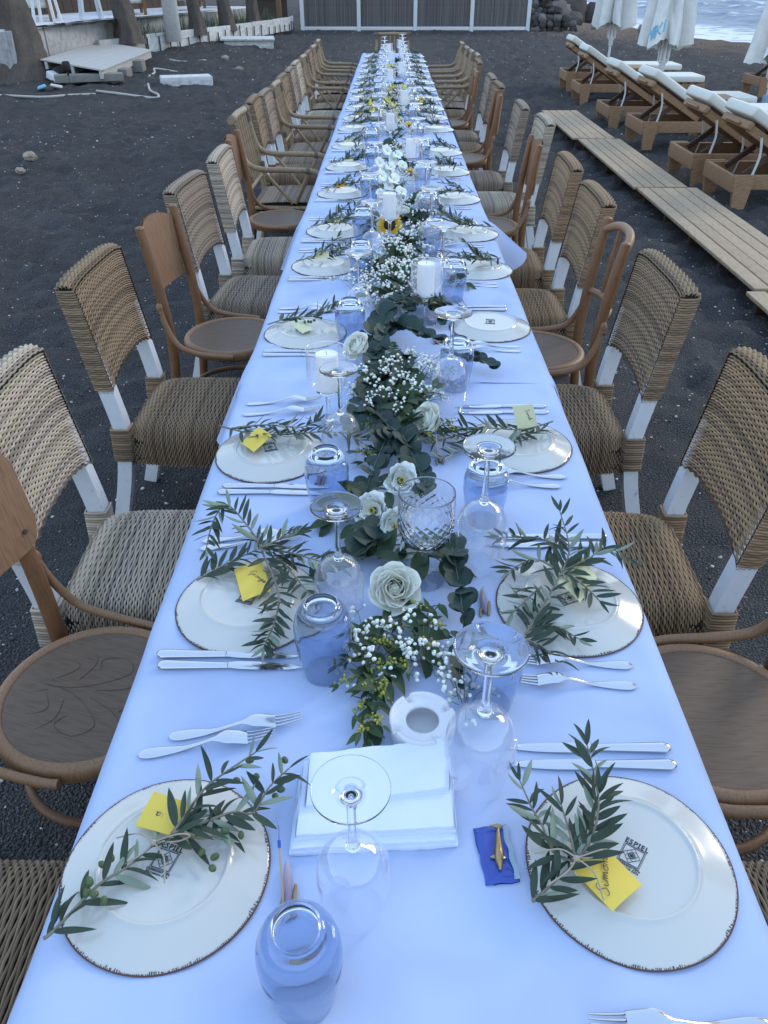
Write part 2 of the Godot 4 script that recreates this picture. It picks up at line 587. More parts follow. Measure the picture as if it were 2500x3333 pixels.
func build_back() -> void:
	# reed fence closing the beach
	var f := thing("reed_fence", "dark reed panels in white painted frames across the end of the beach", "fence", Vector3(1.0, 0.0, -33.3))
	var x0 := -4.12
	for k in 6:
		var px := x0 + 2.06 * k - 0.1
		if k == 5: break
		var b := MB.new()
		b.box(Vector3(px, 1.03, 0), Vector3(0.14, 2.1, 0.1), 0.01)
		put("post", b, M.white_paint, f)
	for k in 4:
		var px := x0 + 2.06 * k - 0.1
		var b := MB.new()
		b.box(Vector3(px + 1.03, 0.12, 0), Vector3(1.91, 0.11, 0.06), 0.008)
		put("rail", b, M.white_paint, f)
		b = MB.new()
		b.box(Vector3(px + 1.03, 2.0, 0), Vector3(1.91, 0.1, 0.06), 0.008)
		put("rail", b, M.white_paint, f)
		var r := MB.new()
		var q := px + 0.075
		while q < px + 1.98:
			var w := rr(0.010, 0.017)
			var t := rr(0.7, 1.3)
			r.col = Color(t * 0.62, t * 0.6, t * 0.6)
			r.tube([Vector3(q, 0.18, rr(-0.02, -0.005)), Vector3(q + rr(-0.012, 0.012), 1.95, rr(-0.02, -0.005))], w, 5, false)
			q += w * 1.75
		var bk := MB.new()
		put("reed_panel", r, M.reed, f).set_meta("kind", "stuff")
		bk.box(Vector3(px + 1.03, 1.06, -0.035), Vector3(1.91, 1.77, 0.012), 0.002)
		put("backing", bk, M.stake, f)
	# lower stretch of the same fence behind the planter
	var f2 := thing("reed_fence", "short reed panel with white rail behind the far end of the planter", "fence", Vector3(-4.5, 0.0, -34.2))
	for q in [[Vector3(0, 1.55, 0), Vector3(1.3, 0.9, 0.05), "reed_panel", "reed"], [Vector3(0, 1.05, 0.01), Vector3(1.34, 0.12, 0.08), "rail", "white_paint"], [Vector3(0, 0.5, -0.02), Vector3(1.3, 1.0, 0.04), "backing", "stake"]]:
		var b := MB.new()
		b.box(q[0], q[1], 0.005)
		put(q[2], b, M[q[3]], f2)
	# dry stone wall end and shore boulders
	var w := thing("stone_wall", "heap of rounded dark boulders stacked at the right end of the fence", "stone wall", Vector3(5.75, 0.0, -33.6))
	for r in 6:
		var n := 6 - r / 2
		for i in n:
			var s := rr(0.13, 0.21)
			var tone := rr(0.05, 0.11) if rng.randf() < 0.75 else rr(0.14, 0.26)
			put("stone", stone_mesh(s, tone, 1.08, 0.75), M.rock, w, Transform3D(Basis(Vector3.UP, rr(0, TAU)), Vector3(-0.62 + 0.24 * i + 0.12 * (r % 2) + rr(-0.04, 0.04) + (0.0 if r < 3 else -0.1), 0.10 + 0.19 * r, rr(-0.12, 0.12))))
			if r < 3: put("stone", stone_mesh(s, tone * 1.2, 1.1, 0.75), M.rock, w, Transform3D(Basis(Vector3.UP, rr(0, TAU)), Vector3(-0.5 + 0.28 * i + rr(-0.05, 0.05), 0.08 + 0.17 * r, 0.3 + rr(-0.06, 0.06))))
	var bl := [[9.6, -50.0, 1.25, 0.10, "largest dark boulder standing in the surf behind the stone wall"], [8.6, -47.0, 0.72, 0.2, "pale brown boulder just right of the fence end in the surf"], [11.2, -50.5, 0.8, 0.09, "middle dark boulder in the surf right of the largest one"], [12.5, -51.0, 0.45, 0.2, "smallest brown boulder at the right end of the row in the surf"], [8.0, -40.0, 0.4, 0.14, "grey rock on the shingle right of the stone wall"], [7.9, -35.0, 0.22, 0.25, "pale grey stone on the sand in front of the shingle bank"], [9.3, -33.5, 0.25, 0.28, "light stone under the farthest parasol at the edge of the shingle"]]
	for q in bl:
		var o := put("boulder", stone_mesh(q[2], q[3], 1.15, 0.85), M.rock, self, Transform3D(Basis(Vector3.UP, rr(0, TAU)), Vector3(q[0], ground(q[0], q[1]) + q[2] * 0.3, q[1])))
		tag(o, q[4], "boulder", "boulders by the shore")
	build_terrace()
	build_ramp()
	var spots := [[-7.35, -17.5, 0.47, 3.9, "thick gnarled tree trunk at the left edge of the beach beside the ramp"], [-6.3, -21.6, 0.25, 3.9, "fissured tree trunk growing behind the low concrete wall of the ramp"], [-5.3, -24.7, 0.17, 3.8, "slim dark tree trunk right of the cut log in the planter"], [-4.82, -26.9, 0.19, 3.9, "straight tree trunk in the middle of the planter"], [-4.3, -28.9, 0.18, 3.9, "forked tree trunk towards the far end of the planter"]]
	var crown: ArrayMesh = crown_mesh()
	for k in spots.size():
		var s = spots[k]
		var y0: float = 0.0 if k == 0 else 0.42
		var t := thing("tree", s[4], "tree", Vector3(s[0], y0, s[1]), 0.0, "trees along the terrace")
		var m := MB.new()
		var lean := rr(-0.12, 0.1) if k else -0.04
		var nz := FastNoiseLite.new()
		nz.seed = k; nz.frequency = 1.0
		m.grid(36, 40, func(u, v):
			var a: float = -TAU * u
			var yy: float = v * s[3]
			var r: float = s[2] * (1.0 - 0.38 * v + 0.5 * exp(-yy * 3.5))
			r *= 1.0 + 0.16 * nz.get_noise_3d(cos(a) * 1.3, yy * 1.2, sin(a) * 1.3) + 0.09 * sin(a * 7.0 + 3.0 * nz.get_noise_2d(yy * 2.0, 3.0)) * (0.6 + 0.4 * nz.get_noise_3d(cos(a) * 4.0, yy * 3.0, sin(a) * 4.0))
			return Vector3(cos(a) * r + lean * yy + 0.06 * sin(yy * 1.7 + k), yy - 0.05, sin(a) * r))
		put("trunk", m, M.bark, t)
		var lm := MB.new()
		var top := Vector3(lean * s[3], s[3] - 0.1, 0)
		for i in 5:
			var a := TAU * i / 5.0 + k
			var e := top + Vector3(cos(a) * rr(0.9, 1.5), rr(0.8, 1.5), sin(a) * rr(0.9, 1.5))
			lm.tube(smooth([top - Vector3(0, 0.3, 0), top + Vector3(cos(a) * 0.3, 0.25, sin(a) * 0.3), e], 4), [0.10, 0.09, 0.085, 0.08, 0.07, 0.06, 0.05, 0.04, 0.03], 7)
		put("limbs", lm, M.bark, t)
		put("crown", crown, M.leaf, t, Transform3D(Basis(Vector3.UP, k * 1.3).scaled(Vector3(1, 0.8, 1)), top + Vector3(0, 1.1, 0))).set_meta("kind", "stuff")

func crown_mesh() -> ArrayMesh:
	var m := MB.new()
	for i in 1500:
		var d := Vector3(rr(-1, 1), rr(-1, 1), rr(-1, 1))
		if d.length() > 1.0 or d.length() < 0.35: continue
		var p := d * Vector3(1.9, 1.3, 1.9)
		if sin(p.x * 3.1 + 1.0) * sin(p.y * 3.7) * sin(p.z * 2.9) > 0.25: continue
		var g := rr(0.6, 1.3)
		m.col = Color(0.05 * g, 0.075 * g, 0.035 * g)
		var b := Basis.from_euler(Vector3(rr(-0.8, 0.8), rr(0, TAU), rr(-0.8, 0.8)))
		for j in 3:
			var q := p + b * Vector3(rr(-0.1, 0.1), rr(-0.06, 0.06), rr(-0.1, 0.1))
			var l := rr(0.1, 0.2)
			var a := m.add(q)
			var a2 := m.add(q + b * Vector3(l * 0.5, 0.0, 0.022))
			var a3 := m.add(q + b * Vector3(l, -0.03, 0))
			var a4 := m.add(q + b * Vector3(l * 0.5, 0.0, -0.022))
			m.quad(a, a2, a3, a4)
	return m.done()

func slab(m: MB, pts: Array, y0: float, y1: float) -> void:   # prism over a ground outline
	var n := pts.size()
	var mid := Vector3.ZERO
	for p in pts: mid += Vector3(p.x, (y0 + y1) / 2, p.y)
	mid /= n
	var top := []
	var bot := []
	for p in pts:
		top.append(Vector3(p.x, y1, p.y)); bot.append(Vector3(p.x, y0, p.y))
	for i in n:
		var j := (i + 1) % n
		m.face([bot[i], bot[j], top[j], top[i]], mid)
	m.face(top, mid); m.face(bot, mid)

func build_terrace() -> void:
	var t := thing("terrace", "raised terrace with concrete retaining wall and white painted floor", "terrace", Vector3(-8, 0, -22))
	var o := -t.position
	var loc := Transform3D(Basis(), o)
	var m := MB.new()
	slab(m, [Vector2(-7.25, -17.0), Vector2(-6.88, -21.5), Vector2(-6.5, -21.7), Vector2(-5.15, -27.4), Vector2(-4.75, -30.5), Vector2(-16, -32), Vector2(-16, -17)], -0.3, 0.83)
	put("floor_slab", m, M.concrete, t, loc)
	m = MB.new()
	slab(m, [Vector2(-7.29, -17.0), Vector2(-6.92, -21.53), Vector2(-6.54, -21.73), Vector2(-5.19, -27.4), Vector2(-4.79, -30.47), Vector2(-15.9, -31.9), Vector2(-15.9, -17)], 0.83, 0.872)
	put("floor", m, M.floor_white, t, loc)
	for q in [[Vector3(-7.26, 0, -17.0), Vector3(-7.14, 0, -18.35)], [Vector3(-7.135, 0, -18.41), Vector3(-6.82, 0, -21.5)]]:
		m = MB.new()
		m.bar(q[0] + Vector3(0.05, 0.42, 0), q[1] + Vector3(0.05, 0.42, 0), 0.09, 0.86, 0.012)
		put("wall_panel", m, M.concrete, t, loc)
	# planter of white boards with dark stakes, earth and a low concrete cheek
	var p := thing("planter", "long low planter edged with white boards and dark stakes below the terrace", "planter", Vector3(-5, 0, -25.5))
	loc = Transform3D(Basis(), -p.position)
	m = MB.new()
	m.bar(Vector3(-6.72, 0.24, -20.6), Vector3(-6.12, 0.24, -22.25), 0.1, 0.5, 0.01)
	put("concrete_cheek", m, M.concrete, p, loc)
	var line := [Vector3(-6.07, 0, -22.3), Vector3(-5.62, 0, -23.6), Vector3(-5.12, 0, -25.2), Vector3(-4.72, 0, -26.7), Vector3(-4.3, 0, -28.2), Vector3(-3.85, 0, -29.7), Vector3(-3.5, 0, -31.0), Vector3(-3.45, 0, -32.2)]
	m = MB.new()
	slab(m, [Vector2(-6.6, -21.4), Vector2(-6.1, -22.3), Vector2(-5.15, -25.2), Vector2(-4.35, -28.2), Vector2(-3.6, -31), Vector2(-3.55, -32.1), Vector2(-4.9, -32), Vector2(-5.3, -27.4), Vector2(-6.7, -21.6)], -0.2, 0.44)
	put("earth", m, M.bark, p, loc)
	for i in line.size() - 1:
		var a: Vector3 = line[i]
		var b: Vector3 = line[i + 1]
		var cut := 1 if i != 1 else 2
		for q in cut:
			m = MB.new()
			var hh := 0.40 / cut
			var yy := 0.12 + hh * (q + 0.5) + rr(-0.01, 0.01) + 0.004 * i
			m.bar(a.lerp(b, 0.01) + Vector3(0, yy, 0), a.lerp(b, 0.985) + Vector3(0, yy + rr(-0.02, 0.02), 0), 0.035, hh - 0.01, 0.004)
			put("board", m, M.board_white, p, loc)
		for q in 3:
			m = MB.new()
			var e := a.lerp(b, 0.05 + 0.33 * q + rr(-0.05, 0.05)) + Vector3(0.045, 0.1, 0.03)
			m.bar(e, e + Vector3(0, rr(0.25, 0.40), 0), 0.028, 0.028, 0.004, Vector3.RIGHT)
			put("stake", m, M.stake, p, loc)
	var gm := MultiMesh.new()
	gm.transform_format = MultiMesh.TRANSFORM_3D
	gm.use_colors = true
	var bm := MB.new()
	for i in 4:
		bm.add(Vector3(-0.006 + 0.001 * i, i * 0.1, 0.02 * i * i * 0.5)); bm.add(Vector3(0.006 - 0.001 * i, i * 0.1, 0.02 * i * i * 0.5))
	for i in 3: bm.quad(i * 2, i * 2 + 2, i * 2 + 3, i * 2 + 1)
	gm.mesh = bm.done()
	gm.instance_count = 2200
	for i in 2200:
		var u := rng.randf()
		var a := Vector3(-6.3, 0.44, -21.9).lerp(Vector3(-3.9, 0.44, -31.5), u) + Vector3(rr(-0.35, 0.2), 0, rr(-0.3, 0.3))
		var clump := sin(u * 31.0) * 0.5 + 0.5
		gm.set_instance_transform(i, Transform3D(Basis.from_euler(Vector3(rr(-0.4, 0.4), rr(0, TAU), 0)).scaled(Vector3.ONE * (0.35 + 1.2 * clump * rng.randf())), a))
		var g := rr(0.5, 1.2)
		gm.set_instance_color(i, Color(0.11 * g, 0.15 * g, 0.08 * g))
	var go := MultiMeshInstance3D.new()
	go.name = "grass"
	go.multimesh = gm
	go.material_override = M.leaf
	add_child(go)
	tag(go, "tufts of long green grass growing between the trunks in the planter", "grass", "", "stuff")
	m = MB.new()
	m.lathe([Vector2(0.01, -0.1), Vector2(0.2, -0.1), Vector2(0.19, 0.5), Vector2(0.185, 0.95), Vector2(0.17, 0.97), Vector2(0.0, 0.975)], 20, Vector3.ZERO, func(q, a, i): return Vector2(q.x * (1.0 + 0.06 * sin(a * 3.0) + 0.03 * sin(a * 9.0)), q.y))
	var lg := put("cut_log", m, M.old_wood, self, Transform3D(Basis(), Vector3(-5.55, 0.42, -23.1)))
	tag(lg, "pale cut log standing upright in the planter between two trunks", "log")
	build_terrace_furniture()

func build_terrace_furniture() -> void:
	var y := 0.873
	# white bench frame with splayed legs
	for s in [[-7.35, -19.5, "white painted stool with splayed legs at the near end of the terrace", 0.0], [-6.95, -21.2, "white painted stool with splayed legs at the corner of the terrace", 0.5]]:
		var w := thing("stool", s[2], "stool", Vector3(s[0], y, s[1]), s[3], "white stools on the terrace")
		for q in [[-1, -1], [1, -1], [-1, 1], [1, 1]]:
			var m := MB.new()
			m.bar(Vector3(q[0] * 0.22, 0, q[1] * 0.2), Vector3(q[0] * 0.15, 0.72, q[1] * 0.14), 0.055, 0.055, 0.006, Vector3.RIGHT)
			put("leg", m, M.white_paint, w)
		var m2 := MB.new()
		m2.box(Vector3(0, 0.745, 0), Vector3(0.4, 0.05, 0.38), 0.01)
		put("seat", m2, M.white_paint, w)
	for s in [[-7.9, -20.3, 0.75, "wooden armchair with cream cushion at the near end of the terrace"], [-8.3, -21.6, 0.75, "wooden armchair with cream cushion behind the white stools"], [-6.9, -24.3, 1.6, "long wooden sofa with cream cushions behind the cut log"], [-6.2, -27.0, 1.5, "long wooden sofa with cream cushions behind the middle tree trunk"], [-5.7, -29.4, 1.3, "wooden sofa with cream cushions at the far end of the terrace"]]:
		var a := thing("sofa" if s[2] > 1.0 else "armchair", s[3], "sofa" if s[2] > 1.0 else "armchair", Vector3(s[0], y, s[1]), -1.25, "wooden seats on the terrace")
		var L: float = s[2]
		for q in [[-1, -1], [1, -1], [-1, 1], [1, 1]]:
			var m := MB.new()
			m.box(Vector3(q[0] * (L / 2), 0.3, q[1] * 0.33), Vector3(0.08, 0.6, 0.08), 0.006)
			put("leg", m, M.terrace_wood, a)
		for q in [-1, 1]:
			var m := MB.new()
			m.box(Vector3(0, 0.2, q * 0.33), Vector3(L - 0.09, 0.09, 0.05), 0.006)
			put("rail", m, M.terrace_wood, a)
			m = MB.new()
			m.box(Vector3(q * L / 2, 0.62, 0), Vector3(0.1, 0.04, 0.8), 0.008)
			put("arm", m, M.terrace_wood, a)
		var b := MB.new()
		b.box(Vector3(0, 0.55, -0.38), Vector3(L, 0.5, 0.05), 0.01)
		put("backrest", b, M.dark_wood, a)
		b = MB.new()
		b.box(Vector3(0, 0.33, 0.02), Vector3(L - 0.1, 0.16, 0.66), 0.05)
		put("cushion", b, M.mattress, a)
	var pole := MB.new()
	pole.tube([Vector3(0, 0, 0), Vector3(-0.12, 0.8, 0.02)], 0.02, 8)
	tag(put("pole", pole, M.white_paint, self, Transform3D(Basis(), Vector3(-7.2, y, -18.3))), "thin white pole leaning up from the terrace edge beside the thick trunk", "pole")
	var scr := thing("wooden_screen", "dark brown wooden screen behind the terrace seats", "screen", Vector3(-8.2, y, -26.5), 1.27)
	for k in 22:
		var pl := MB.new()
		pl.box(Vector3(-4.2 + 0.4 * k, 0.8, 0), Vector3(0.385, 1.6, 0.05), 0.004)
		put("board", pl, M.dark_wood, scr)
	var wp := MB.new()
	wp.box(Vector3(0, 0.8, 0), Vector3(0.16, 1.8, 0.16), 0.01)
	tag(put("post", wp, M.terrace_wood, self, Transform3D(Basis(), Vector3(-3.85, 0.44, -31.6))), "brown wooden post rising at the far end of the planter", "post")

func build_ramp() -> void:
	# plank platform leaning on blocks against the terrace
	var a := Vector3(-6.78, 0.36, -17.25)
	var b := Vector3(-5.42, 0.24, -16.6)
	var d := Vector3(-5.55, 0.28, -20.75)
	var e := Vector3(-6.95, 0.41, -21.4)
	var r := thing("plank_ramp", "weathered plank platform propped on blocks against the terrace wall", "ramp", Vector3(-6.2, 0, -19))
	var loc := Transform3D(Basis(), -r.position)
	for i in 26:
		var m := MB.new()
		var p0 := a.lerp(e, (i + 0.5) / 26.0)
		var p1 := b.lerp(d, (i + 0.5) / 26.0)
		m.bar(p0, p1 + (p1 - p0) * rr(-0.004, 0.004), (e - a).length() / 26.0 - 0.012, 0.03, 0.004)
		put("plank", m, M.old_wood, r, loc)
	for u in [0.06, 0.5, 0.96]:
		var m := MB.new()
		var p0 := a.lerp(b, u) - Vector3(0, 0.085, 0)
		var p1 := e.lerp(d, u) - Vector3(0, 0.085, 0)
		m.bar(p0, p1, 0.06, 0.13, 0.005)
		put("joist", m, M.old_wood, r, loc)
	for q in [[Vector3(-5.75, 0.09, -16.75), Vector3(1.25, 0.13, 0.3), 0.35, "long wooden block under the near corner of the plank ramp"], [Vector3(-5.45, 0.08, -17.9), Vector3(0.3, 0.16, 0.4), 0.0, "short wooden block under the right side of the plank ramp"], [Vector3(-5.5, 0.09, -19.2), Vector3(0.3, 0.22, 0.45), 0.1, "second block under the far right side of the plank ramp"]]:
		var m := MB.new()
		m.box(Vector3.ZERO, q[1], 0.01)
		tag(put("wooden_block", m, M.block_wood, self, Transform3D(Basis(Vector3.UP, q[2]), q[0] + Vector3(0, ground(q[0].x, q[0].z), 0))), q[3], "block", "blocks under the ramp")
	var c := thing("concrete_block", "pale concrete slab lying on the sand in front of the ramp", "block", Vector3(-3.9, ground(-3.9, -16.75), -16.75), 0.33)
	var m2 := MB.new()
	m2.box(Vector3(0, 0.075, 0), Vector3(0.95, 0.17, 0.42), 0.015)
	put("slab", m2, M.board_white, c)
	var g := thing("wooden_box", "low pale wooden box half buried in the sand below the planter", "box", Vector3(-4.05, 0.1, -25.5), 0.15)
	for q in [[Vector3(0, 0.15, 0), Vector3(1.5, 0.05, 1.2), "lid"], [Vector3(0.0, 0.02, 0.5), Vector3(1.3, 0.22, 0.06), "side"], [Vector3(0.68, 0.02, 0), Vector3(0.06, 0.22, 0.94), "side"]]:
		var m := MB.new()
		m.box(q[0], q[1], 0.008)
		put(q[2], m, M.board_white, g)
	# white pipes lying on the sand
	for q in [[[Vector2(-6.9, -14.95), Vector2(-6.3, -14.75), Vector2(-5.83, -14.6), Vector2(-5.55, -15.0), Vector2(-5.2, -15.3)], "long pale pipe half buried in the sand below the thick trunk"], [[Vector2(-5.3, -15.7), Vector2(-4.7, -15.1), Vector2(-4.02, -14.75), Vector2(-4.0, -14.95), Vector2(-4.3, -15.6), Vector2(-4.6, -16.6)], "bent white pipe lying between the ramp and the concrete slab"], [[Vector2(-4.92, -17.9), Vector2(-4.98, -18.6), Vector2(-5.05, -19.0), Vector2(-4.55, -19.05)], "short curved white pipe behind the concrete slab"], [[Vector2(-5.2, -20.9), Vector2(-4.9, -21.0), Vector2(-4.4, -21.2)], "straight pale pipe on the sand beside the far corner of the ramp"]]:
		var pts := []
		for v in q[0]: pts.append(Vector3(v.x, ground(v.x, v.y) + 0.014, v.y))
		var m := MB.new()
		m.tube(smooth(pts, 6), 0.021, 8)
		tag(put("pipe", m, M.pipe, self), q[1], "pipe", "pipes lying on the sand")
	# things at the foot of the big tree
	var s := thing("spotlight", "black garden spotlight on a spike at the foot of the thick trunk", "spotlight", Vector3(-6.9, 0.02, -17.35), 0.4)
	var m := MB.new()
	m.lathe([Vector2(0.02, 0.0), Vector2(0.07, 0.0), Vector2(0.11, 0.2), Vector2(0.12, 0.22), Vector2(0.09, 0.22), Vector2(0.0, 0.12)], 16)
	put("lamp_head", m, M.black_plastic, s, Transform3D(Basis(Vector3(0, 0, 1), 0.6), Vector3(0.02, 0.2, 0)))
	m = MB.new()
	m.tube([Vector3(0, -0.05, 0), Vector3(0, 0.25, 0)], 0.025, 8)
	put("spike", m, M.black_plastic, s)
	s = thing("spotlight", "small black spotlight on a spike in front of the ramp block", "spotlight", Vector3(-6.05, 0.02, -16.5), 0.2)
	m = MB.new()
	m.box(Vector3(0, 0.3, 0), Vector3(0.13, 0.16, 0.12), 0.02)
	put("lamp_head", m, M.black_plastic, s)
	m = MB.new()
	m.tube([Vector3(0, -0.05, 0), Vector3(0, 0.25, 0)], 0.02, 8)
	put("spike", m, M.black_plastic, s)
	s = thing("junction_box", "white plastic junction box lying tilted beside the trunk", "junction box", Vector3(-6.5, 0.09, -17.0), -0.5)
	m = MB.new()
	m.box(Vector3.ZERO, Vector3(0.3, 0.13, 0.17), 0.015, Basis(Vector3(0, 0, 1), -0.35))
	put("case", m, M.white_paint, s)
	m = MB.new()
	m.tube([Vector3(0.02, -0.06, 0.08), Vector3(0.02, -0.1, 0.12)], 0.03, 8)
	put("cable_gland", m, M.black_plastic, s)
	s = thing("plastic_packet", "blue and white crumpled plastic packet on the sand below the junction box", "packet", Vector3(-6.1, 0.05, -15.6), 0.3)
	m = MB.new()
	m.box(Vector3(-0.13, 0.02, 0), Vector3(0.15, 0.06, 0.13), 0.02, Basis(Vector3(0, 0, 1), 0.3))
	put("blue_half", m, M.sign_blue, s)
	m = MB.new()
	m.box(Vector3(0.12, 0.03, 0), Vector3(0.2, 0.04, 0.16), 0.012, Basis(Vector3(0, 0, 1), -0.2))
	put("white_half", m, M.strap, s)

func build_right_side() -> void:
	# boardwalk sections
	var secs := [[2.17, 2.68, -12.38, -10.08, "farthest section of the plank boardwalk, beside the farther loungers"], [2.23, 2.73, -10.04, -7.50, "second farthest section of the plank boardwalk, with a gap at its left board"], [2.25, 2.80, -7.46, -4.70, "third section of the plank boardwalk, beside the nearest loungers"], [2.18, 2.82, -4.66, -2.2, "nearest section of the plank boardwalk, cut by the right edge of the photo"]]
	for k in secs.size():
		var s = secs[k]
		var zc: float = (s[2] + s[3]) / 2
		var xc: float = (s[0] + s[1]) / 2
		var b := thing("boardwalk", s[4], "boardwalk", Vector3(xc, 0, zc), 0.0, "boardwalk sections on the sand")
		var w: float = (s[1] - s[0]) / 5.0
		for i in 5:
			var m := MB.new()
			var L: float = s[3] - s[2]
			var cut := 0.0
			if i == 0 and k == 1: cut = 0.9
			m.col = Color(1, 1, 1) * rr(0.86, 1.0)
			m.box(Vector3(-(s[1] - s[0]) / 2 + w * (i + 0.5), 0.105 + rr(-0.002, 0.002), cut * 0.0), Vector3(w - 0.009, 0.026, L + rr(-0.02, 0.0)), 0.004)
			put("plank", m, M.deck_wood, b)
		for i in 5:
			var m := MB.new()
			m.box(Vector3(0, 0.045, (s[3] - s[2]) * (-0.47 + 0.235 * i)), Vector3(s[1] - s[0] - 0.11, 0.092, 0.05), 0.005)
			put("joist", m, M.lounger_dark, b)
	# loungers
	var sites := [[3.08, -15.7, "farthest wooden sun lounger of the row by the boardwalk, back raised"], [3.06, -14.4, "second farthest wooden sun lounger of the row, its straps hanging"], [2.95, -11.95, "third farthest wooden sun lounger of the row, back raised beside the larger parasol"], [2.95, -10.3, "wooden sun lounger of the row standing just past the near side table"], [2.96, -8.5, "second nearest wooden sun lounger of the row, leaning over the boardwalk side"], [3.0, -7.52, "nearest wooden sun lounger of the row, cut by the right photo edge"], [6.2, -15.1, "wooden sun lounger standing apart at the far right behind the row"]]
	var lg := make_lounger()
	for k in sites.size():
		var s = sites[k]
		var o := lg if k == 0 else copy(lg, "sun_lounger", s[2], Vector3.ZERO, 0.0)
		o.position = Vector3(s[0], ground(s[0] + 0.5, s[1]) + 0.01, s[1])
		o.rotation.y = rr(-0.03, 0.03)
		o.set_meta("label", s[2])
	for q in [[4.15, -15.05, "wooden side table between the two farthest loungers"], [4.15, -11.28, "wooden side table between the third and fourth farthest loungers"]]:
		var t := thing("side_table", q[2], "side table", Vector3(q[0], ground(q[0], q[1]), q[1]), 0.0, "side tables between the loungers")
		for i in 4:
			var m := MB.new()
			m.box(Vector3(0, 0.42, -0.21 + 0.14 * i), Vector3(0.58, 0.03, 0.132), 0.005)
			put("slat", m, M.lounger_wood, t)
		var m2 := MB.new()
		m2.box(Vector3(0, 0.36, 0), Vector3(0.5, 0.09, 0.48), 0.006)
		put("apron", m2, M.lounger_wood, t)
		for l in [[-1, -1], [1, -1], [-1, 1], [1, 1]]:
			m2 = MB.new()
			m2.box(Vector3(l[0] * 0.2, 0.157, l[1] * 0.19), Vector3(0.09, 0.314, 0.09), 0.006)
			put("leg", m2, M.lounger_wood, t)
	parasol(Vector3(4.3, 0, -17.6), 0.95, 0, "farthest closed cream parasol, hanging over the farthest lounger")
	parasol(Vector3(3.93, 0, -12.85), 0.93, 3, "middle closed cream parasol with pale blue lettering near its hem")
	parasol(Vector3(5.28, 0, -12.2), 0.72, 5, "closed grey white parasol cut by the right photo edge")

# head end at x = 0, feet at x = 1.95, 0.66 wide
func make_lounger() -> Node3D:
	var o := thing("sun_lounger", "", "sun lounger", Vector3.ZERO, 0.0, "wooden sun loungers with cream mattresses")
	var W := 0.66
	for s: float in [-1.0, 1.0]:
		var m := MB.new()
		m.box(Vector3(0.975, 0.235, s * (W / 2 - 0.02)), Vector3(1.93, 0.12, 0.036), 0.005)
		put("side_rail", m, M.lounger_wood, o)
		for e in [0.07, 1.88]:
			m = MB.new()
			var zz: float = s * (W / 2 + 0.02)
			for q in [[0.0, 0.085], [0.3, 0.0]]: pass
			var pts := [Vector3(e - 0.05, 0, zz), Vector3(e + 0.06, 0, zz), Vector3(e + 0.095, 0.3, zz), Vector3(e - 0.085, 0.3, zz)]
			var mid := Vector3(e, 0.15, zz)
			var a := []
			var b := []
			for p in pts:
				a.append(p + Vector3(0, 0, -0.02)); b.append(p + Vector3(0, 0, 0.02))
			m.face(a.duplicate(), mid); m.face(b.duplicate(), mid)
			for i in 4: m.face([a[i], a[(i + 1) % 4], b[(i + 1) % 4], b[i]], mid)
			put("leg", m, M.lounger_wood, o)
	for e in [0.0, 1.95]:
		var m := MB.new()
		m.box(Vector3(e, 0.225, 0), Vector3(0.036, 0.14, W + 0.07), 0.008)
		put("end_rail", m, M.lounger_wood, o)
	for i in 11:
		var m := MB.new()
		m.box(Vector3(0.74 + 0.116 * i, 0.305, 0), Vector3(0.085, 0.02, W - 0.06), 0.004)
		put("slat", m, M.lounger_wood, o)
	# raised back hinged at x = 0.86
	var hinge := Vector3(0.66, 0.31, 0)
	var d := Vector3(-0.58, 0.335, 0).normalized()
	var bs := look(d)
	var L := 0.70
	for s: float in [-1.0, 1.0]:
		var m := MB.new()
		m.box(Vector3(L / 2, 0, s * (W / 2 - 0.08)), Vector3(L, 0.075, 0.035), 0.005)
		put("back_rail", m, M.lounger_wood, o, Transform3D(bs, hinge))
	for i in 5:
		var m := MB.new()
		m.box(Vector3(0.08 + 0.132 * i, 0.048, 0), Vector3(0.1, 0.02, W - 0.1), 0.004)
		put("back_slat", m, M.lounger_dark, o, Transform3D(bs, hinge))
	var hp := MB.new()
	hp.box(Vector3(L + 0.012, 0.01, 0), Vector3(0.05, 0.07, W - 0.06), 0.01)
	hp.box(Vector3(L + 0.05, -0.005, 0), Vector3(0.03, 0.022, 0.3), 0.006)
	put("headboard", hp, M.lounger_wood, o, Transform3D(bs, hinge))
	for s: float in [-1.0, 1.0]:
		var m := MB.new()
		m.bar(Vector3(0.12, 0.27, s * 0.2), hinge + d * 0.36 + Vector3(0, -0.05, s * 0.2), 0.03, 0.05, 0.004)
		put("prop", m, M.lounger_dark, o)
	var mm := MB.new()
	mm.box(Vector3(0.40, 0.108, 0), Vector3(0.76, 0.095, W - 0.02), 0.018)
	put("mattress_back", mm, M.mattress, o, Transform3D(bs, hinge))
	mm = MB.new()
	mm.box(Vector3(1.32, 0.364, 0), Vector3(1.30, 0.095, W - 0.01), 0.018)
	put("mattress_seat", mm, M.mattress, o)
	for s: float in [-1.0, 1.0]:
		var m := MB.new()
		var p0: Vector3 = hinge + d * (0.52 + 0.06 * s) + Vector3(0, -0.01, s * 0.31)
		m.tube(smooth([p0, p0 + Vector3(0.02, -0.15, 0.01), p0 + Vector3(-0.02, -0.34, 0.02)], 4), 0.012, 6, true, 0.3)
		put("strap", m, M.strap, o)
	return o

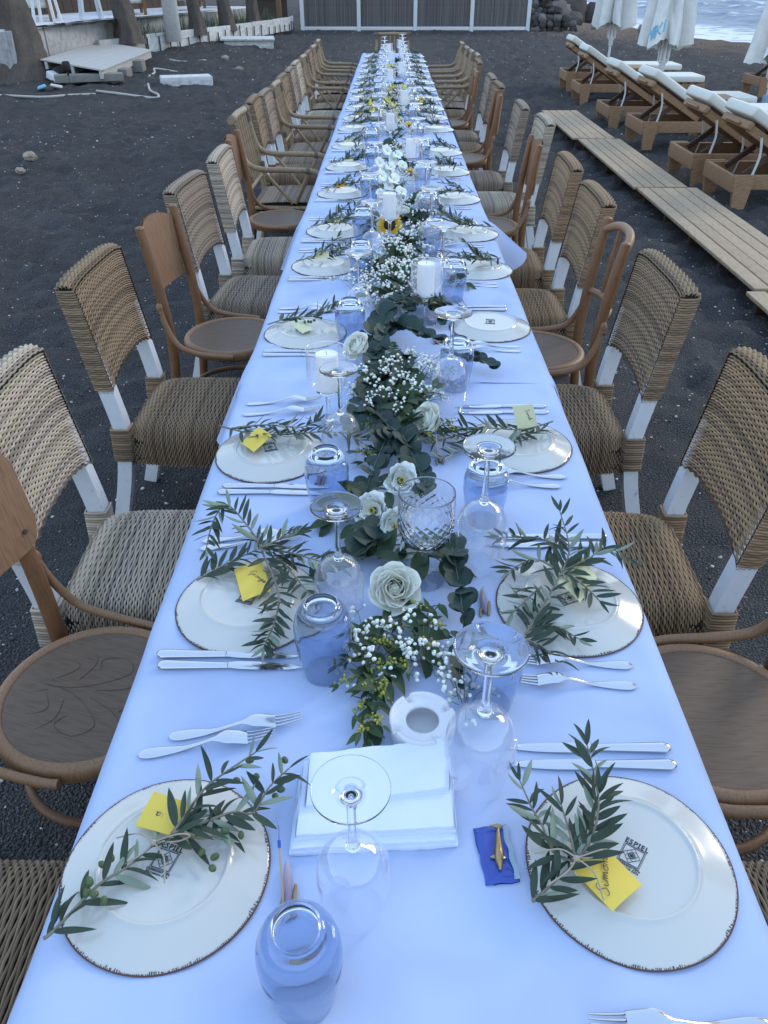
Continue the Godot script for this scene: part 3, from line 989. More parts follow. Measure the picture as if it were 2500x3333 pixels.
func parasol(at: Vector3, hem: float, sd: int, label: String) -> void:
	at.y = ground(at.x, at.z)
	var o := thing("parasol", label, "parasol", at, 0.3 * sd, "closed parasols among the loungers")
	var m := MB.new()
	m.tube([Vector3(0, -0.2, 0), Vector3(0, 2.75, 0)], 0.024, 12)
	put("pole", m, M.white_paint, o)
	m = MB.new()
	m.lathe([Vector2(0.025, hem - 0.34), Vector2(0.042, hem - 0.34), Vector2(0.042, hem - 0.25), Vector2(0.06, hem - 0.24), Vector2(0.06, hem - 0.20), Vector2(0.025, hem - 0.19)], 14)
	put("runner", m, M.white_paint, o)
	for i in 8:
		var a := TAU * i / 8.0 + 0.2
		m = MB.new()
		m.bar(Vector3(cos(a) * 0.075, hem - 0.22, sin(a) * 0.075), Vector3(cos(a) * 0.10, hem + 1.5, sin(a) * 0.10), 0.022, 0.014, 0.003, Vector3(cos(a), 0, sin(a)))
		put("rib", m, M.white_paint, o)
	var n := FastNoiseLite.new()
	n.seed = sd + 3; n.frequency = 0.8
	m = MB.new()
	var face_at := 3.15   # the panel that carries the lettering hangs smooth
	var surf := func(a: float, v: float) -> Vector3:
		var wide: float = 0.40 * pow(1.0 - v, 0.75) + 0.055 + 0.03 * n.get_noise_1d(v * 3.0)
		var fold: float = 0.5 + 0.5 * cos(a * 8.0 + 1.4 * n.get_noise_2d(cos(a) * 1.5, v * 2.0 + sin(a) * 1.5))
		fold = pow(fold, 0.7)
		if sd == 3: fold = lerpf(fold, 0.95, exp(-pow(angle_difference(a, face_at) / 0.42, 4.0)))
		var r: float = wide * (0.36 + 0.64 * fold) * (1.0 + 0.22 * n.get_noise_2d(cos(a) * 2.0 + 9.0, sin(a) * 2.0))
		r += 0.012 * n.get_noise_3d(cos(a) * 6.0, v * 8.0, sin(a) * 6.0)
		var y: float = hem + 0.06 * sin(a * 4.0 + sd) + 0.05 * n.get_noise_2d(cos(a) * 4.0, sin(a) * 4.0)
		return Vector3(cos(a) * r, lerpf(y, hem + 1.78, v), sin(a) * r * 0.86)
	m.grid(176, 34, func(u, v): return surf.call(-TAU * u, v))
	put("canopy", m, M.canvas, o)
	m = MB.new()
	m.lathe([Vector2(0.0, hem + 1.75), Vector2(0.05, hem + 1.76), Vector2(0.045, hem + 1.84), Vector2(0.0, hem + 1.87)], 14)
	put("finial", m, M.white_paint, o)
	if sd == 3:
		# pale blue letters worn into the cloth near the hem, on the side that faces the table
		var letters := [[[0, 0, 0, 1], [0, 1, 0.55, 0.1], [0.55, 0, 0.55, 1]], [[0.85, 0, 0.85, 1]], [[1.15, 0, 1.15, 1], [1.65, 1, 1.18, 0.5], [1.25, 0.55, 1.7, 0]], [[2.0, 0.05, 2.0, 1.05]]]
		var base := MB.new()
		for l in letters:
			for q in l:
				var pts := []
				for i in 9:
					var t := i / 8.0
					var p: Vector3 = surf.call(face_at + 0.27 - lerpf(q[0], q[2], t) * 0.27, 0.05 + lerpf(q[1], q[3], t) * 0.085)
					pts.append(p + Vector3(p.x, 0, p.z).normalized() * 0.006)
				base.tube(pts, 0.0115, 8, true, 0.25, Vector3(pts[4].x, 0, pts[4].z))
		put("lettering", base, M.sign_blue, o)
	m = MB.new()
	m.lathe([Vector2(0.03, 0.3), Vector2(0.06, 0.28), Vector2(0.06, -0.05)], 12)
	put("socket", m, M.grey_blue, o)

# woven surface: strands run along s, lie side by side along r. f(r, s) gives [point, outward normal, direction across the strands]
func weave(m: MB, rows: int, waves: int, f: Callable, rad := 0.0040, amp := 0.0038, tone := Vector2(0.55, 1.25)) -> void:
	var segs := waves * 2
	for i in rows:
		var r := (i + 0.5) / rows
		var g := rr(tone.x, tone.y)
		m.col = Color(g, g * rr(0.95, 1.03), g * rr(0.88, 1.04)) * 0.86
		var at := m.v.size()
		for j in segs + 1:
			var s := float(j) / segs
			var q: Array = f.call(r, s)
			var n: Vector3 = q[1]
			var a: Vector3 = q[2]
			var p: Vector3 = q[0] + n * amp * cos(PI * (s * waves + (i % 2))) + a * rr(-0.0006, 0.0006)
			m.add(p - a * rad * 1.05 - n * rad * 0.7)
			m.add(p - a * rad * 0.55 + n * rad * 0.55)
			m.add(p + a * rad * 0.55 + n * rad * 0.55)
			m.add(p + a * rad * 1.05 - n * rad * 0.7)
		for j in segs:
			var b := at + j * 4
			for k in 3: m.quad(b + k, b + k + 4, b + k + 5, b + k + 1)

# facing +x; seat 0.47 high; back top 0.95
func make_wicker() -> Node3D:
	var o := thing("wicker_chair", "", "chair")
	var hw := 0.225
	# frame legs
	for s: float in [-1.0, 1.0]:
		var m := MB.new()
		var z: float = s * (hw - 0.022)
		var line := [Vector3(-0.325, 0.0, z), Vector3(-0.285, 0.14, z), Vector3(-0.245, 0.30, z), Vector3(-0.228, 0.44, z), Vector3(-0.245, 0.58, z), Vector3(-0.275, 0.76, z), Vector3(-0.30, 0.90, z)]
		var pts := smooth(line, 4)
		var sq := func(mm: MB, path: Array, w: float, h: float):
			for i in path.size() - 1:
				var d: Vector3 = (path[i + 1] - path[i])
				var d0: Vector3 = (path[i + 1] - path[maxi(i - 1, 0)]).normalized()
				var d1: Vector3 = (path[mini(i + 2, path.size() - 1)] - path[i]).normalized()
				var n0 := Vector3(d0.y, -d0.x, 0) * h / 2
				var n1 := Vector3(d1.y, -d1.x, 0) * h / 2
				var zz := Vector3(0, 0, w / 2)
				var c := [[path[i] + n0 + zz, path[i] + n0 - zz, path[i] - n0 - zz, path[i] - n0 + zz], [path[i + 1] + n1 + zz, path[i + 1] + n1 - zz, path[i + 1] - n1 - zz, path[i + 1] - n1 + zz]]
				for e in 4: mm.face([c[0][e], c[0][(e + 1) % 4], c[1][(e + 1) % 4], c[1][e]], path[i] + d / 2)
				if i == 0: mm.face(c[0].duplicate(), path[i] + d)
				if i == path.size() - 2: mm.face(c[1].duplicate(), path[i])
		sq.call(m, pts, 0.042, 0.048)
		put("rear_leg", m, M.white_paint, o)
		m = MB.new()
		m.bar(Vector3(0.185, 0.0, z), Vector3(0.18, 0.36, z), 0.042, 0.042, 0.004, Vector3(0, 0, 1))
		put("front_leg", m, M.white_paint, o)
		# binding where the rear leg meets the seat
		m = MB.new()
		weave(m, 14, 4, func(r, t):
			var a: float = TAU * t
			var y: float = 0.345 + 0.125 * r
			var cx: float = lerpf(-0.237, -0.23, r)
			var ca := cos(a)
			var sa := -sin(a)
			var k: float = 1.0 / maxf(absf(ca), absf(sa))
			k = lerpf(k, 1.0, 0.25)
			return [Vector3(cx + ca * k * 0.032, y, z + sa * k * 0.029), Vector3(ca, 0, sa), Vector3.UP], 0.0040, 0.0005)
		put("binding", m, M.wicker, o)
	# seat: strands run from one side over the top to the other
	var half := hw - 0.028
	var prof := []   # (z, y) from the left lower edge over to the right lower edge
	prof = smooth([Vector2(-hw + 0.004, 0.325), Vector2(-hw, 0.37), Vector2(-hw + 0.004, 0.425), Vector2(-hw + 0.03, 0.462), Vector2(-hw + 0.09, 0.474), Vector2(0, 0.478), Vector2(hw - 0.09, 0.474), Vector2(hw - 0.03, 0.462), Vector2(hw - 0.004, 0.425), Vector2(hw, 0.37), Vector2(hw - 0.004, 0.325)], 8)
	var at := func(arr: Array, s: float) -> Vector2:
		var k := clampf(s, 0.0, 1.0) * (arr.size() - 1)
		var i := mini(int(k), arr.size() - 2)
		return arr[i].lerp(arr[i + 1], k - i)
	var seat := func(r: float, s: float, inset := 0.0) -> Array:
		var p: Vector2 = at.call(prof, s)
		var q: Vector2 = at.call(prof, s + 0.01) - at.call(prof, s - 0.01)
		var x := lerpf(-0.215, 0.225, r)
		var drop := 0.03 * pow(absf(r - 0.5) * 2.0, 6.0)
		var taper := 1.0 - 0.05 * smoothstep(0.35, 0.0, r)
		var n := Vector3(0, q.x, -q.y).normalized()
		var yy: float = p.y - drop * smoothstep(0.33, 0.46, p.y)
		return [Vector3(x, yy, p.x * taper) - n * inset, n, Vector3.RIGHT]
	var sm := MB.new()
	weave(sm, 66, 44, func(r, s): return seat.call(r, s), 0.0025, 0.0025)
	# front and rear faces
	for e: int in [1, -1]:
		weave(sm, 14, 18, func(r, s):
			var y: float = lerpf(0.325, 0.445, r)
			var z: float = lerpf(hw - 0.004, -hw + 0.004, s) * e
			return [Vector3(0.228 if e > 0 else -0.215, y, z), Vector3(e, 0, 0), Vector3.UP], 0.0032, 0.003)
	put("woven_seat", sm, M.wicker, o)
	var core := MB.new()
	core.grid(2, 40, func(u, v): return seat.call(lerpf(0.01, 0.99, u), v, 0.0055)[0], true)
	core.box(Vector3(0.004, 0.38, 0), Vector3(0.43, 0.11, hw * 2 - 0.02), 0.02)
	put("seat_core", core, M.wicker_core, o)
	# back: leaning, wrapped right round the posts
	var lean := func(y: float) -> float: return lerpf(-0.250, -0.305, (y - 0.6) / 0.35)
	var th := 0.030
	var bk := MB.new()
	var top := func(z: float) -> float: return 0.955 - 0.018 * pow(absf(z) / hw, 4.0)
	var bot := func(z: float) -> float: return 0.655 - 0.045 * pow(absf(z) / hw, 2.5)
	for e: int in [1, -1]:
		weave(bk, 44, 29, func(r, s):
			var z: float = lerpf(hw, -hw, s) * e
			var y: float = lerpf(bot.call(z), top.call(z) - 0.006, r)
			return [Vector3(lean.call(y) + e * th - e * 0.006 * pow(absf(z) / hw, 8.0), y, z), Vector3(e, 0.15 * e, 0).normalized(), Vector3(-0.15, 1, 0).normalized()], 0.0027, 0.0027)
	for e: int in [1, -1]:   # side wraps
		weave(bk, 44, 3, func(r, s):
			var y: float = lerpf(0.608, 0.938, r)
			var b: float = sin(PI * s)
			return [Vector3(lean.call(y) + lerpf(-th, th, s if e > 0 else 1.0 - s), y, e * (hw + 0.006 * b)), Vector3(0, 0, e), Vector3(-0.15, 1, 0).normalized()], 0.0034, 0.0012)
	weave(bk, 10, 29, func(r, s):   # top
		var z: float = lerpf(hw, -hw, s)
		return [Vector3(lean.call(0.95) + lerpf(-th, th, r), top.call(z) + 0.012 * sin(PI * r), z), Vector3(lerpf(-0.6, 0.6, r), 1, 0).normalized(), Vector3.RIGHT], 0.0038, 0.0028)
	weave(bk, 9, 24, func(r, s):   # underside
		var z: float = lerpf(-hw, hw, s)
		return [Vector3(lean.call(0.62) + lerpf(-th, th, r), bot.call(z) - 0.004, z), Vector3(0, -1, 0), Vector3.RIGHT], 0.0048)
	put("woven_back", bk, M.wicker, o)
	core = MB.new()
	for e: int in [1, -1]:
		core.grid(20, 2, func(u, v):
			var z: float = lerpf(hw - 0.004, -hw + 0.004, u) * e
			var y: float = lerpf(bot.call(z) + 0.003, top.call(z) - 0.002, v)
			return Vector3(lean.call(y) + e * (th - 0.0055), y, z), false)
	for e: int in [1, -1]:
		core.grid(2, 2, func(u, v):
			var y: float = lerpf(0.61, 0.935, v)
			return Vector3(lean.call(y) + lerpf(-th, th, u) * e, y, e * (hw - 0.004)), e < 0)
	core.grid(20, 2, func(u, v):
		var z: float = lerpf(hw, -hw, u)
		return Vector3(lean.call(0.95) + lerpf(th, -th, v), top.call(z) - 0.002, z))
	put("back_core", core, M.wicker_core, o)
	return o

# facing +x, round seat 0.46 high, back 0.92; kind 0 plywood panel, 1 ladder spindles, 2 open frame with slat
func make_bentwood(kind: int) -> Node3D:
	var o := thing("bentwood_chair", "", "chair")
	var R := 0.205
	for s: float in [-1.0, 1.0]:
		var m := MB.new()
		var foot := Vector3(-0.26, 0, s * 0.19)
		var top := Vector3(-0.255, 0.93, s * 0.175)
		m.tube(smooth([foot, Vector3(-0.225, 0.22, s * 0.18), Vector3(-0.205, 0.46, s * 0.168), Vector3(-0.222, 0.7, s * 0.17), top], 6), [0.015, 0.016, 0.0165, 0.017, 0.0175, 0.018, 0.0185, 0.019, 0.0195, 0.02, 0.02, 0.02, 0.02, 0.02, 0.02, 0.02, 0.02, 0.02, 0.02, 0.02, 0.0195, 0.019, 0.0185, 0.018, 0.0175], 12)
		m.ball(top + Vector3(0, 0.002, 0), Vector3(0.0175, 0.008, 0.0175), 12, 6)
		put("rear_post", m, M.bentwood, o)
		m = MB.new()
		m.tube([Vector3(0.20, 0, s * 0.165), Vector3(0.175, 0.2, s * 0.15), Vector3(0.15, 0.44, s * 0.135)], [0.014, 0.018, 0.021], 12)
		put("front_leg", m, M.bentwood, o)
		m = MB.new()   # hip brace sweeping from the post to the seat ring
		m.tube(smooth([Vector3(-0.222, 0.63, s * 0.192), Vector3(-0.205, 0.565, s * 0.20), Vector3(-0.16, 0.49, s * 0.212), Vector3(-0.08, 0.462, s * 0.222), Vector3(0.02, 0.455, s * 0.221), Vector3(0.06, 0.452, s * 0.214)], 6), 0.0125, 10, true, 0.8)
		m.ball(Vector3(-0.222, 0.635, s * 0.194), Vector3(0.014, 0.02, 0.011), 10, 6)
		put("hip_brace", m, M.bentwood_light, o)
		m = MB.new()
		m.tube([Vector3(-0.226, 0.612, s * 0.2045), Vector3(-0.226, 0.612, s * 0.209)], 0.005, 8)
		put("screw", m, M.stake, o)
	var m := MB.new()
	m.lathe([Vector2(R - 0.03, 0.425), Vector2(R - 0.006, 0.424), Vector2(R, 0.43), Vector2(R + 0.002, 0.445), Vector2(R, 0.458), Vector2(R - 0.007, 0.465), Vector2(R - 0.018, 0.466), Vector2(R - 0.024, 0.4635), Vector2(R - 0.026, 0.459)], 56)
	put("seat_ring", m, M.bentwood_light, o)
	m = MB.new()
	m.lathe([Vector2(0.0, 0.438), Vector2(R - 0.02, 0.438), Vector2(R - 0.022, 0.4595), Vector2(R - 0.028, 0.4605), Vector2(R - 0.05, 0.4585), Vector2(R * 0.5, 0.4555), Vector2(0.0, 0.4545)], 56)
	put("seat", m, M.seat_wood, o)
	# pressed ornament in the seat
	m = MB.new()
	for k in 2:
		var sg := 1.0 if k == 0 else -1.0
		for q in [[Vector2(-0.13, 0.0), Vector2(-0.06, 0.004), Vector2(0.0, 0.03), Vector2(0.05, 0.075), Vector2(0.02, 0.11), Vector2(-0.03, 0.095), Vector2(-0.02, 0.065)], [Vector2(-0.10, 0.02), Vector2(-0.07, 0.06), Vector2(-0.11, 0.085), Vector2(-0.13, 0.06)], [Vector2(0.0, 0.01), Vector2(0.06, 0.03), Vector2(0.11, 0.06), Vector2(0.13, 0.03), Vector2(0.10, 0.01), Vector2(0.08, 0.03)], [Vector2(-0.05, 0.03), Vector2(-0.04, 0.08), Vector2(-0.07, 0.12), Vector2(-0.10, 0.11)], [Vector2(-0.14, 0.01), Vector2(-0.155, 0.035), Vector2(-0.13, 0.03), Vector2(-0.10, 0.012)]]:
			var pts := []
			for v in q: pts.append(Vector3(v.x, 0.4550 + v.length() * 0.013, v.y * sg))
			m.tube(smooth(pts, 6), 0.0008, 5, false)
	if kind == 3: put("seat_ornament", m, M.seat_wood, o)
	m = MB.new()   # ring stretcher below
	var ring := []
	for i in 41: ring.append(Vector3(cos(TAU * i / 40.0) * 0.178 - 0.01, 0.235, sin(TAU * i / 40.0) * 0.165))
	m.tube(ring, 0.0105, 8, false)
	put("ring_stretcher", m, M.bentwood, o)
	if kind == 0:
		m = MB.new()
		for e in [0, 1]:
			m.grid(20, 12, func(u, v):
				var z: float = lerpf(-0.16, 0.16, u)
				var arch: float = 0.035 * (1.0 - pow(absf(z) / 0.16, 2.5))
				var y: float = lerpf(0.665 - arch * 0.3, 0.90 + arch, v)
				return Vector3(-0.245 - 0.028 * (1.0 - pow(z / 0.16, 2.0)) - (y - 0.7) * 0.08 + (0.004 if e == 0 else -0.004), y, z), e == 0)
		put("back_panel", m, M.bentwood_light, o)
	elif kind == 3:   # panel screwed to the front of the posts
		m = MB.new()
		for e in [0, 1]:
			m.grid(28, 14, func(u, v):
				var z: float = lerpf(-0.205, 0.205, u)
				var c := maxf(absf(z) - 0.15, 0.0)
				var cut := 0.055 - sqrt(maxf(0.0, 0.055 * 0.055 - c * c))
				var y: float = lerpf(0.685 + cut, 0.93 - cut, v)
				return Vector3(-0.198 - 0.012 * (1.0 - pow(z / 0.205, 2.0)) - (y - 0.7) * 0.13 + (0.005 if e == 0 else -0.004), y, z), e == 0)
		put("back_panel", m, M.bentwood_light, o)
		for q in [[0.73, -0.165], [0.73, 0.165], [0.88, -0.165], [0.88, 0.165]]:
			m = MB.new()
			var xx: float = -0.199 - (q[0] - 0.7) * 0.13 + 0.004
			m.tube([Vector3(xx - 0.004, q[0], q[1]), Vector3(xx + 0.0025, q[0], q[1])], 0.0055, 10)
			put("screw", m, M.stake, o)
	elif kind == 1:
		m = MB.new()
		m.tube(smooth([Vector3(-0.25, 0.895, -0.172), Vector3(-0.285, 0.925, -0.10), Vector3(-0.298, 0.933, 0), Vector3(-0.285, 0.925, 0.10), Vector3(-0.25, 0.895, 0.172)], 6), 0.016, 10)
		put("top_rail", m, M.bentwood_light, o)
		m = MB.new()
		m.tube(smooth([Vector3(-0.222, 0.655, -0.168), Vector3(-0.255, 0.66, -0.09), Vector3(-0.265, 0.662, 0), Vector3(-0.255, 0.66, 0.09), Vector3(-0.222, 0.655, 0.168)], 6), 0.013, 10)
		put("lower_rail", m, M.bentwood_light, o)
		for z in [-0.085, 0.0, 0.085]:
			m = MB.new()
			var b := -0.258 - (0.008 if z == 0.0 else 0.0)
			m.tube([Vector3(b, 0.66, z), Vector3(b - 0.006, 0.70, z), Vector3(b - 0.007, 0.715, z), Vector3(b - 0.008, 0.73, z), Vector3(b - 0.015, 0.79, z), Vector3(b - 0.016, 0.80, z), Vector3(b - 0.017, 0.81, z), Vector3(b - 0.024, 0.86, z), Vector3(b - 0.025, 0.87, z), Vector3(b - 0.026, 0.88, z), Vector3(b - 0.032, 0.925, z)], [0.007, 0.0085, 0.012, 0.0085, 0.0095, 0.0125, 0.0095, 0.0085, 0.012, 0.0085, 0.007], 9)
			put("spindle", m, M.bentwood, o)
	else:
		for y in [[0.90, 0.07], [0.665, 0.05]]:
			m = MB.new()
			m.box(Vector3(-0.25 + (0.9 - y[0]) * 0.1, y[0], 0), Vector3(0.016, y[1], 0.32), 0.004)
			put("back_rail", m, M.bentwood_light, o)
		m = MB.new()
		m.box(Vector3(-0.244, 0.77, 0), Vector3(0.012, 0.16, 0.10), 0.003)
		put("back_splat", m, M.bentwood_light, o)
	return o

# facing +x bamboo armchair with woven seat
func make_bamboo() -> Node3D:
	var o := thing("bamboo_armchair", "", "armchair")
	var tube := func(called: String, pts: Array, r: float, mt := "bamboo"):
		var m := MB.new()
		m.tube(pts, r, 10)
		return put(called, m, M[mt], o)
	var wrap := func(at: Vector3, d: Vector3, r: float, n: int):
		var m := MB.new()
		var b := look(d)
		for i in n:
			var pts := []
			for k in 11: pts.append(at + d * ((i - n / 2.0) * 0.0085) + b * Vector3(0, cos(TAU * k / 10.0), sin(TAU * k / 10.0)) * r)
			m.tube(pts, 0.0045, 5, false)
		put("cane_binding", m, M.binding, o)
	var W := 0.25
	for s: float in [-1.0, 1.0]:
		var z: float = s * W
		tube.call("rear_post", smooth([Vector3(-0.30, 0, z), Vector3(-0.25, 0.25, z), Vector3(-0.24, 0.45, z), Vector3(-0.275, 0.72, z), Vector3(-0.32, 0.93, z)], 5), 0.018)
		# arm: sweeps from high on the post down, forward and into the front leg
		tube.call("arm", smooth([Vector3(-0.29, 0.80, z * 1.0), Vector3(-0.255, 0.705, z * 1.04), Vector3(-0.17, 0.665, z * 1.08), Vector3(0.0, 0.66, z * 1.1), Vector3(0.16, 0.655, z * 1.1), Vector3(0.215, 0.63, z * 1.1), Vector3(0.235, 0.57, z * 1.1), Vector3(0.235, 0.40, z * 1.08), Vector3(0.24, 0.0, z * 1.06)], 6), 0.0175)
		tube.call("brace", [Vector3(-0.15, 0.655, z * 1.08), Vector3(0.03, 0.45, z * 1.02)], 0.0105)
		tube.call("brace", [Vector3(0.15, 0.645, z * 1.1), Vector3(0.05, 0.45, z * 1.02)], 0.0125)
		wrap.call(Vector3(-0.313, 0.90, z), Vector3(-0.2, 1, 0).normalized(), 0.020, 6)
		wrap.call(Vector3(-0.243, 0.60, z), Vector3(-0.1, 1, 0).normalized(), 0.020, 5)
		wrap.call(Vector3(0.235, 0.50, z * 1.09), Vector3.UP, 0.0195, 5)
		wrap.call(Vector3(0.15, 0.655, z * 1.1), Vector3.RIGHT, 0.0195, 3)
		tube.call("side_rail", [Vector3(-0.24, 0.42, z), Vector3(0.23, 0.42, z * 1.05)], 0.015)
		tube.call("stretcher", [Vector3(-0.26, 0.18, z), Vector3(0.235, 0.18, z * 1.05)], 0.012)
	tube.call("top_rail", [Vector3(-0.325, 0.945, -W - 0.03), Vector3(-0.33, 0.952, 0), Vector3(-0.325, 0.945, W + 0.03)], 0.022)
	wrap.call(Vector3(-0.325, 0.945, -W), Vector3(0, 0, 1), 0.0235, 7)
	wrap.call(Vector3(-0.325, 0.945, W), Vector3(0, 0, 1), 0.0235, 7)
	tube.call("lower_rail", [Vector3(-0.25, 0.53, -W), Vector3(-0.25, 0.53, W)], 0.014)
	for i in 6:
		var z := -W + 2.0 * W * (i + 1) / 7.0
		tube.call("slat", [Vector3(-0.255, 0.53, z), Vector3(-0.322, 0.935, z)], 0.0095)
	var m := MB.new()
	weave(m, 54, 30, func(r, s): return [Vector3(lerpf(-0.235, 0.255, r), 0.445 + 0.012 * sin(PI * r), lerpf(-W, W, s)), Vector3.UP, Vector3.RIGHT], 0.0043, 0.0022)
	weave(m, 6, 30, func(r, s): return [Vector3(0.258, lerpf(0.395, 0.445, r), lerpf(W, -W, s)), Vector3.RIGHT, Vector3.UP], 0.0043, 0.0022)
	put("woven_seat", m, M.wicker_grey, o)
	m = MB.new()
	m.box(Vector3(0.01, 0.418, 0), Vector3(0.485, 0.05, W * 2 - 0.01), 0.01)
	put("seat_core", m, M.wicker_core, o)
	return o

func build_chairs() -> void:
	var kinds := {"w": make_wicker(), "b": make_bentwood(0), "l": make_bentwood(1), "o": make_bentwood(2), "p": make_bentwood(3), "a": make_bamboo()}
	var used := {}
	# kind, z, seat-centre x, turn, colour of the weave, label
	var left := [
		["w", -0.53, -0.655, 0.0, "wicker", "wicker chair in the near left corner, mostly cut by the photo's edge"],
		["p", -1.12, -0.63, -0.25, "", "bentwood chair nearest on the left, with patterned round seat and screwed plywood back"],
		["w", -1.60, -0.597, 0.0, "wicker_pale", "pale wicker chair with white legs, just past the nearest left bentwood chair"],
		["w", -2.48, -0.665, -0.02, "wicker", "brown wicker chair on the left with worn top corner, before the second bentwood"],
		["b", -3.10, -0.66, -0.14, "", "left bentwood chair with curved plywood back between two wicker chairs, second from the front"],
		["w", -3.68, -0.625, -0.08, "wicker_grey", "left wicker chair directly behind the second bentwood chair's back panel"],
		["w", -4.38, -0.59, 0.0, "wicker_pale", "left wicker chair with frayed seat front, in front of the third bentwood"],
		["b", -5.02, -0.68, 0.0, "", "third left bentwood chair, standing against the nearest bamboo armchair"],
		["a", -5.62, -0.67, 0.0, "", "nearest bamboo armchair on the left, with slatted back and looped arms"],
		["w", -6.35, -0.70, 0.0, "wicker", "left wicker chair just beyond the nearest bamboo armchair"],
		["w", -6.95, -0.70, 0.0, "wicker_grey", "left wicker chair right in front of the second bamboo armchair"],
		["a", -7.5, -0.66, 0.0, "", "second bamboo armchair on the left side, halfway down the table"],
		["w", -8.15, -0.70, 0.0, "wicker", "first of three left wicker chairs beyond the second bamboo armchair"],
		["w", -8.8, -0.70, 0.0, "wicker_grey", "middle of three left wicker chairs beyond the second bamboo armchair"],
		["w", -9.5, -0.71, 0.0, "wicker_pale", "last of three left wicker chairs beyond the second bamboo armchair"],
		["a", -10.2, -0.68, 0.0, "", "third bamboo armchair on the left side towards the far end"],
		["w", -10.9, -0.70, 0.0, "wicker", "farthest wicker chair on the left side, between two bamboo armchairs"],
		["a", -11.6, -0.68, 0.0, "", "fourth bamboo armchair on the left side towards the far end"],
		["a", -12.4, -0.68, 0.0, "", "farthest bamboo armchair on the left side of the table"]]
	var right := [
		["w", -0.53, 0.66, 0.0, "wicker", "wicker chair in the near right corner, mostly cut by the photo's edge"],
		["l", -1.06, 0.665, 0.0, "", "nearest right bentwood chair, only its round seat and brace in view"],
		["w", -1.60, 0.575, 0.0, "wicker_gold", "golden brown wicker chair on the right, nearest with its back in view"],
		["w", -2.43, 0.575, 0.0, "wicker", "darker wicker chair on the right, between the golden one and the spindle-back bentwood"],
		["l", -2.95, 0.585, -0.04, "", "bentwood chair on the right with turned spindles in its back"],
		["w", -3.50, 0.588, 0.0, "wicker_gold", "right wicker chair directly behind the spindle-back bentwood chair"],
		["w", -4.2, 0.60, 0.0, "wicker_gold", "right wicker chair standing next to the hanging tablecloth corner"],
		["b", -4.88, 0.585, 0.0, "", "right bentwood chair with rolled top panel, fifth row beyond the spindle-back"],
		["w", -5.5, 0.69, 0.0, "wicker_pale", "pale wicker chair behind the right bentwood chair with rolled top"],
		["w", -6.25, 0.645, 0.0, "wicker_grey", "right wicker chair in front of the third right bentwood, its side wrap showing"],
		["b", -6.9, 0.60, 0.0, "", "right bentwood chair with its back edge on, halfway down the table"],
		["w", -7.5, 0.62, 0.0, "wicker", "first of two right wicker chairs beyond the halfway bentwood chair"],
		["w", -8.15, 0.63, 0.0, "wicker_grey", "second of two right wicker chairs beyond the halfway bentwood chair"],
		["o", -8.85, 0.61, 0.0, "", "right wooden chair with square open back, in front of the bamboo armchairs"],
		["w", -9.45, 0.63, 0.0, "wicker", "farthest wicker chair on the right, behind the square-backed chair"],
		["a", -10.1, 0.66, 0.0, "", "nearest of four bamboo armchairs on the right side of the table"],
		["a", -10.8, 0.66, 0.0, "", "second of four bamboo armchairs on the right side of the table"],
		["a", -11.5, 0.66, 0.0, "", "third of four bamboo armchairs on the right side of the table"],
		["a", -12.3, 0.66, 0.0, "", "farthest of four bamboo armchairs on the right side of the table"]]
	var groups := {"w": "wicker chairs with white legs", "b": "bentwood chairs", "l": "bentwood chairs", "o": "bentwood chairs", "p": "bentwood chairs", "a": "bamboo armchairs"}
	for side in [left, right]:
		for c in side:
			var proto: Node3D = kinds[c[0]]
			var turn: float = c[3] + (PI if side == right else 0.0) + rr(-0.02, 0.02)
			var at := Vector3(c[2], ground(c[2], c[1]) - 0.005, c[1])
			at.y = clampf(at.y, -0.012, 0.012)
			var o: Node3D = proto
			if used.has(c[0]):
				o = copy(proto, {"w": "wicker_chair", "a": "bamboo_armchair"}.get(c[0], "bentwood_chair"), c[5], at, turn, groups[c[0]])
			used[c[0]] = true
			o.position = at
			o.rotation.y = turn
			tag(o, c[5], "armchair" if c[0] == "a" else "chair", groups[c[0]])
			if c[4]:
				for p in ["woven_seat", "woven_back", "binding"]: repaint(o, p, M[c[4]])
	var head := copy(kinds["a"], "bamboo_armchair", "bamboo chair at the head of the table's far end, facing the camera", Vector3(0.03, 0, -13.95), -PI / 2, "bamboo armchairs")
	head.position.y = 0.0

const EX0 := -0.415   # table edges
const EX1 := 0.462
const JOINTS := [0.18, -2.03, -3.72, -5.3, -7.3, -9.3, -11.3, -13.32]

